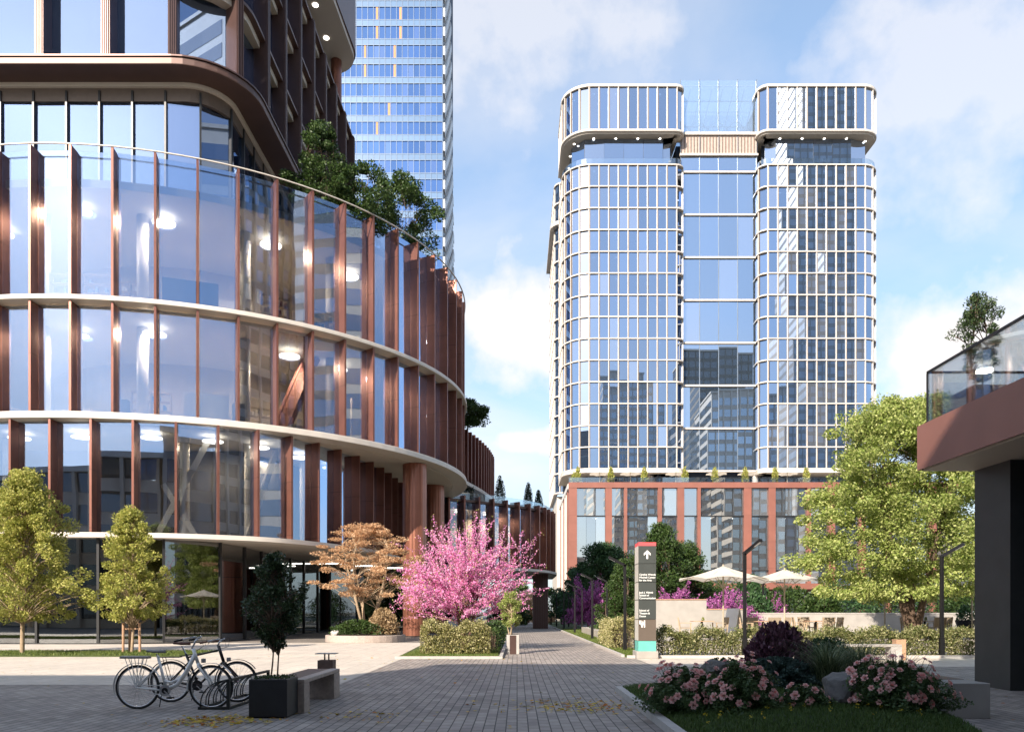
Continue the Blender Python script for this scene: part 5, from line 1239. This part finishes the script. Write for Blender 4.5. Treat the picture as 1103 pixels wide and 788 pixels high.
    for s_, ex, ez in ((-1,.12,-.11),(1,-.12,.11)): MB().box(bb.x+ex-.045,bb.x+ex+.045,s_*.13-.045,s_*.13+.045,bb.z+ez-.012,bb.z+ez+.012).build('pedal', 'black_metal', b)
    ch = MB(); ch.bar((0,-.058,r+.035),(bb.x,-.062,bb.z+.085),.008,.012); ch.bar((0,-.058,r-.035),(bb.x,-.062,bb.z-.085),.008,.012); ch.build('chain', 'black_metal' if not step else frame, b)
    # rear carrier
    if step:
        MB().box(-.27,.20,-.07,.07,.835,.875).build('carrier', 'saddle_grey', b, bevel=.008)
        cs = MB()
        for s_ in (-1,1):
            for xx in (-.18,-.08,.05,.13): cs.tube([(xx,s_*.06,.84),(xx*.3,s_*.065,.50),(0,s_*.06,r)], .006, 6)
        cs.build('carrier_stays', frame, b)
    else:
        cr2 = MB(); 
        for s_ in (-1,0,1): cr2.tube([(-.22,s_*.06,.80),(.18,s_*.06,.80)], .007, 6)
        for s_ in (-1,1): cr2.tube([(-.12,s_*.06,.80),(0,s_*.06,r)], .006, 6)
        cr2.tube([(-.22,-.06,.80),(-.22,.06,.80)], .007, 6); cr2.build('carrier', 'black_metal', b)
    lp = Vector((hb.x+.09,0,hb.z+.04)); MB().box(lp.x-.03,lp.x+.035,-.03,.03,lp.z-.035,lp.z+.035).build('headlight', 'saddle_grey', b, bevel=.01)
    ks = MB().tube([(bb.x-.10,.05,bb.z-.04),(bb.x-.20,.18,.01)], .008, 6); ks.build('kickstand', 'black_metal', b)
    return b
def empty_part(name, parent, loc):
    o = bpy.data.objects.new(name, None); C.objects.link(o); o.parent = parent; o.location = loc; o.empty_display_size = .1; return o
bicycle('white step-through bicycle with rear carrier parked at the rack, nearer of the two', -6.29, 13.08, 'bike_white', 'saddle_grey', 'black_metal', dict(wb=1.22, bb=(.48,.31), seat=(.335,.875), head=(.92,1.0), headlow=(1.0,.76), saddle=(.31,.95), bar=(.985,1.17)), True)
bicycle('black diamond-frame bicycle with brown saddle, behind the white bicycle', -6.19, 14.1, 'bike_black', 'saddle_brown', 'saddle_brown', dict(wb=1.19, bb=(.50,.30), seat=(.27,.86), head=(.855,1.0), headlow=(.945,.72), saddle=(.20,1.04), bar=(.89,1.10)), False)
rk = empty('bicycle_rack', (-4.98,14.05,0), 'low black bicycle rack with curved hoops holding the two bicycles', 'bicycle rack')
fb_ = MB(); fb_.box(-.27,.25,-1.08,-1.03,0,.045).box(-.27,.25,1.0,1.05,0,.045).box(-.27,-.22,-1.03,1.0,0,.045).box(.20,.25,-1.03,1.0,0,.045); fb_.build('base_frame', 'rack_black', rk)
for y in (-1.08,1.0): MB().box(.20,.25,y,y+.05,.045,.46).build('post', 'rack_black', rk)
MB().box(.20,.25,-1.08,1.05,.46,.50).build('top_rail', 'rack_black', rk)
for i in range(13):
    y = -1.02+i*.166+(.05 if i % 2 else 0)
    P = [(-.245,y,.04)]+[(-.245+.46*(1-math.cos(a)), y, .10+.38*math.sin(a)) for a in np.linspace(.05, math.pi/2, 10)]
    MB().tube(P, .011, 7).build('hoop', 'rack_black', rk, smooth=True)

# ---------------------------------------------------------------- parasols, tables and chairs on the patio
leaf_mat('parasol_canvas', [(.80,.74,.64),(.82,.76,.66)], .35, .8)
def parasol(label, x, y, ztop, rad, group, z0=.48, nm='parasol', drop=.62, detail=True):
    u = empty(nm, (x,y,z0), label, 'parasol', group); H = ztop-z0; v = [(0,0,H)]; f = []; n = 8; m_ = 6; rings = 5
    for k in range(1, rings+1):
        t = k/rings
        for j in range(n*m_):
            a = 2*math.pi*j/(n*m_)+.2; s_ = abs(math.sin(math.pi*((j % m_)/m_))); rr = rad*t*(1-.09*s_*t); z = H-drop*(t**.85)+.10*s_*t*t+(-.06*s_*math.sin(math.pi*t)); v.append((rr*math.cos(a), rr*math.sin(a), z))
    N_ = n*m_
    for j in range(N_): f.append((0,1+j,1+(j+1)%N_))
    for k in range(rings-1):
        for j in range(N_): f.append((1+k*N_+j,1+(k+1)*N_+j,1+(k+1)*N_+(j+1)%N_,1+k*N_+(j+1)%N_))
    mesh_obj('canopy', v, f, 'parasol_canvas', u, smooth=True)
    MB().cyl((0,0), .035 if detail else .06, .035 if detail else .06, 0, H+.06, 12).build('pole', 'pole_tan', u)
    if detail:
        for j in range(8):
            a = 2*math.pi*j/8+.2; e = Vector((rad*.97*math.cos(a), rad*.97*math.sin(a), H-drop-.01)); c0 = Vector((0,0,H-.06)); rb_ = MB(); rb_.bar(c0, e, .025, .02); rb_.bar(Vector((0,0,H-drop-.35)), c0.lerp(e,.5), .02, .018); rb_.build('rib', 'pole_tan', u)
        MB().cyl((0,0), .05, .05, H-drop-.42, H-drop-.3, 12).build('slider', 'pole_tan', u); MB().cyl((0,0), .32, .30, 0, .10, 20).build('base', 'concrete', u)
    return u
parasol('nearest cream parasol, left of the black lamp post, over the patio', at(779,33.5), 33.5, zt(609,33.5), 1.98, 'cream parasols on the patio')
parasol('second cream parasol, right of the black lamp post, beside the lime tree', at(845,37), 37, zt(612.5,37), 2.10, 'cream parasols on the patio')
parasol('cream parasol hidden in the lime tree, only its pole shows left of the trunk', at(953,37), 37, 3.45, 2.0, 'cream parasols on the patio')
parasol('cream parasol beside the dark pavilion wall, its pole under the lime tree', at(1047,37), 37, 3.45, 2.0, 'cream parasols on the patio')
def chair(label, x, y, rz):
    c = empty('patio_chair', (x,y,.48), label, 'chair', 'wooden chairs around the patio tables', rz)
    MB().box(-.24,.24,-.24,.22,.41,.45).build('seat', 'chair_sling', c); 
    MB().add([(-.23,.20,.46),(.23,.20,.46),(.23,.30,.90),(-.23,.30,.90),(-.23,.23,.46),(.23,.23,.46),(.23,.33,.90),(-.23,.33,.90)], [(0,1,2,3),(7,6,5,4),(0,4,5,1),(1,5,6,2),(2,6,7,3),(3,7,4,0)]).build('backrest', 'chair_sling', c)
    for sx in (-.26,.26):
        MB().box(sx-.02,sx+.02,-.25,-.21,0,.64).build('leg', 'teak', c); MB().bar((sx,.20,0),(sx,.32,.90),.04,.04).build('leg', 'teak', c); MB().box(sx-.03,sx+.03,-.26,.26,.64,.665).build('armrest', 'teak', c)
def table(label, x, y):
    t = empty('patio_table', (x,y,.48), label, 'table', 'patio tables under the parasols')
    MB().box(-.45,.45,-.40,.40,.71,.74).build('tabletop', 'warm_wood', t); MB().cyl((0,0), .05, .05, .03, .71, 10).build('pedestal', 'black_metal', t); MB().cyl((0,0), .28, .28, 0, .03, 16).build('foot', 'black_metal', t)
T = [(756,35,'patio table in front of the concrete wall','table in front of the concrete wall'),(822,34.5,'patio table just right of the black lamp post','table right of the black lamp post'),(879,35.5,'patio table at the left edge of the lime tree','table at the left edge of the lime tree'),(996,36,'patio table just right of the lime tree trunk','table right of the lime tree trunk')]
for px, Y, lt, lc in T:
    x = at(px,Y); table(lt, x, Y)
    chair('left chair at the '+lc, x-.75, Y-.1, R(80)); chair('right chair at the '+lc, x+.78, Y-.05, R(-85))
    chair('near chair at the '+lc, x+.15, Y-.72, R(184)) if px != 756 else None
    chair('far chair at the '+lc, x-.15, Y+.75, R(5)) if px != 756 else None
for px, Y, l2, in ((756,35,'small potted herb on the table in front of the concrete wall'),(996,36,'small potted herb on the table right of the lime tree trunk')):
    shrub('table_plant', l2, 'plant', (at(px,Y)+.05,Y,1.22), .07, .07, .16, 120, .05, 'leaf_lime', stem=False)
wl_ = empty('stepped_wall', (at(757,38.5),38.5,0), 'stepped pale concrete wall with a copper cap behind the first patio table', 'wall')
wl_.location = (0,0,0)
MB().box(at(704,38.5),at(761,38.5),38.5,38.85,0,2.20).build('wall', 'concrete_warm', wl_); MB().box(at(761,38.5),at(804.5,38.5),38.503,38.85,0,1.73).build('wall', 'concrete_warm', wl_)
MB().box(at(704,38.5)-.02,at(761,38.5)+.02,38.47,38.88,2.20,2.24).build('cap', 'warm_wood', wl_); MB().box(at(761,38.5)+.02,at(804.5,38.5)+.02,38.47,38.88,1.73,1.77).build('cap', 'warm_wood', wl_)
lw_ = empty('low_wall', (0,0,0), 'long low pale garden wall behind the patio, running behind the lime tree', 'wall')
MB().box(at(800,46),at(1075,46),46,46.35,0,1.52).build('wall', 'concrete_warm', lw_); MB().box(at(800,46),at(1075,46),45.97,46.38,1.52,1.57).build('cap', 'concrete', lw_)
bd = empty('board', (at(790,36.2),36.2,.48), 'white folding board standing beside the black lamp post', 'board')
for s_ in (-1,1): MB().add([(-.4,s_*.34,0),(.4,s_*.34,0),(.4,s_*.02,1.3),(-.4,s_*.02,1.3),(-.4,s_*.31,0),(.4,s_*.31,0),(.4,-s_*.01,1.3),(-.4,-s_*.01,1.3)], [(0,1,2,3),(7,6,5,4),(0,4,5,1),(1,5,6,2),(2,6,7,3),(3,7,4,0)]).build('panel', 'white_board', bd)
bd.rotation_euler.z = R(-62)
pb = empty('bowl_planter', (at(1040,41),41,.48), 'black bowl planter near the dark pavilion wall', 'planter'); MB().cyl((0,0), .28, .5, 0, .7, 20).build('bowl', 'black_metal', pb); MB().cyl((0,0), .46, .46, .68, .71, 20).build('soil', 'soil', pb)
shrub('potted_shrub', 'green shrub in the black bowl planter near the pavilion wall', 'shrub', (at(1040,41),41,1.18), .45, .45, .75, 900, .12, 'leaf_bushy', stem=False)

# ---------------------------------------------------------------- roof terrace of the podium
ORD = ['leftmost','second','third','fourth','fifth','sixth','seventh','eighth','ninth','tenth']
for i, px in enumerate((646,679,728,771.7,806,848)):
    parasol(f'{ORD[i]} white parasol from the left on the podium roof terrace', at(px,143.5), 143.5, 27.1, 2.0, 'white parasols on the podium roof', 24.3, 'roof_parasol', .45, False)
for i, px in enumerate((618.5,622.5,658,694,737.6,770,802.5,835,868.5)):
    t = shrub('roof_shrub', f'{ORD[i]} yellow-green slim shrub from the left on the podium roof edge', 'shrub', (at(px,141),141,24.3), .62, .62, 3.1 if i else 2.2, 500, .32, 'leaf_yellow', group='slim shrubs on the podium roof edge', prof=oval, stem=False)
    MB().cyl((0,0), .28, .34, 0, .7, 10).build('pot', 'black_metal', t)
# bollards of the far path: glazed corner of the bridge wing entrance

# ---------------------------------------------------------------- give every thing its origin at its own base
bpy.context.view_layer.update()
def descend(o):
    for c in o.children:
        yield c
        yield from descend(c)
for o in [q for q in C.objects if q.parent is None and q.type in {'EMPTY','MESH'} and q.get('kind') != 'structure' and q.location.length < 1e-6]:
    ms = [q for q in ([o]+list(descend(o))) if q.type == 'MESH']
    lo = Vector((1e9,)*3); hi = Vector((-1e9,)*3)
    for q in ms:
        for c in q.bound_box:
            w = q.matrix_world @ Vector(c)
            for i in range(3): lo[i] = min(lo[i], w[i]); hi[i] = max(hi[i], w[i])
    b = Vector(((lo.x+hi.x)/2, (lo.y+hi.y)/2, lo.z))
    if o.type == 'MESH':
        if o.data.users > 1: continue
        o.data.transform(Matrix.Translation(-b))
    o.location = b
    for c in o.children: c.location = c.location-b
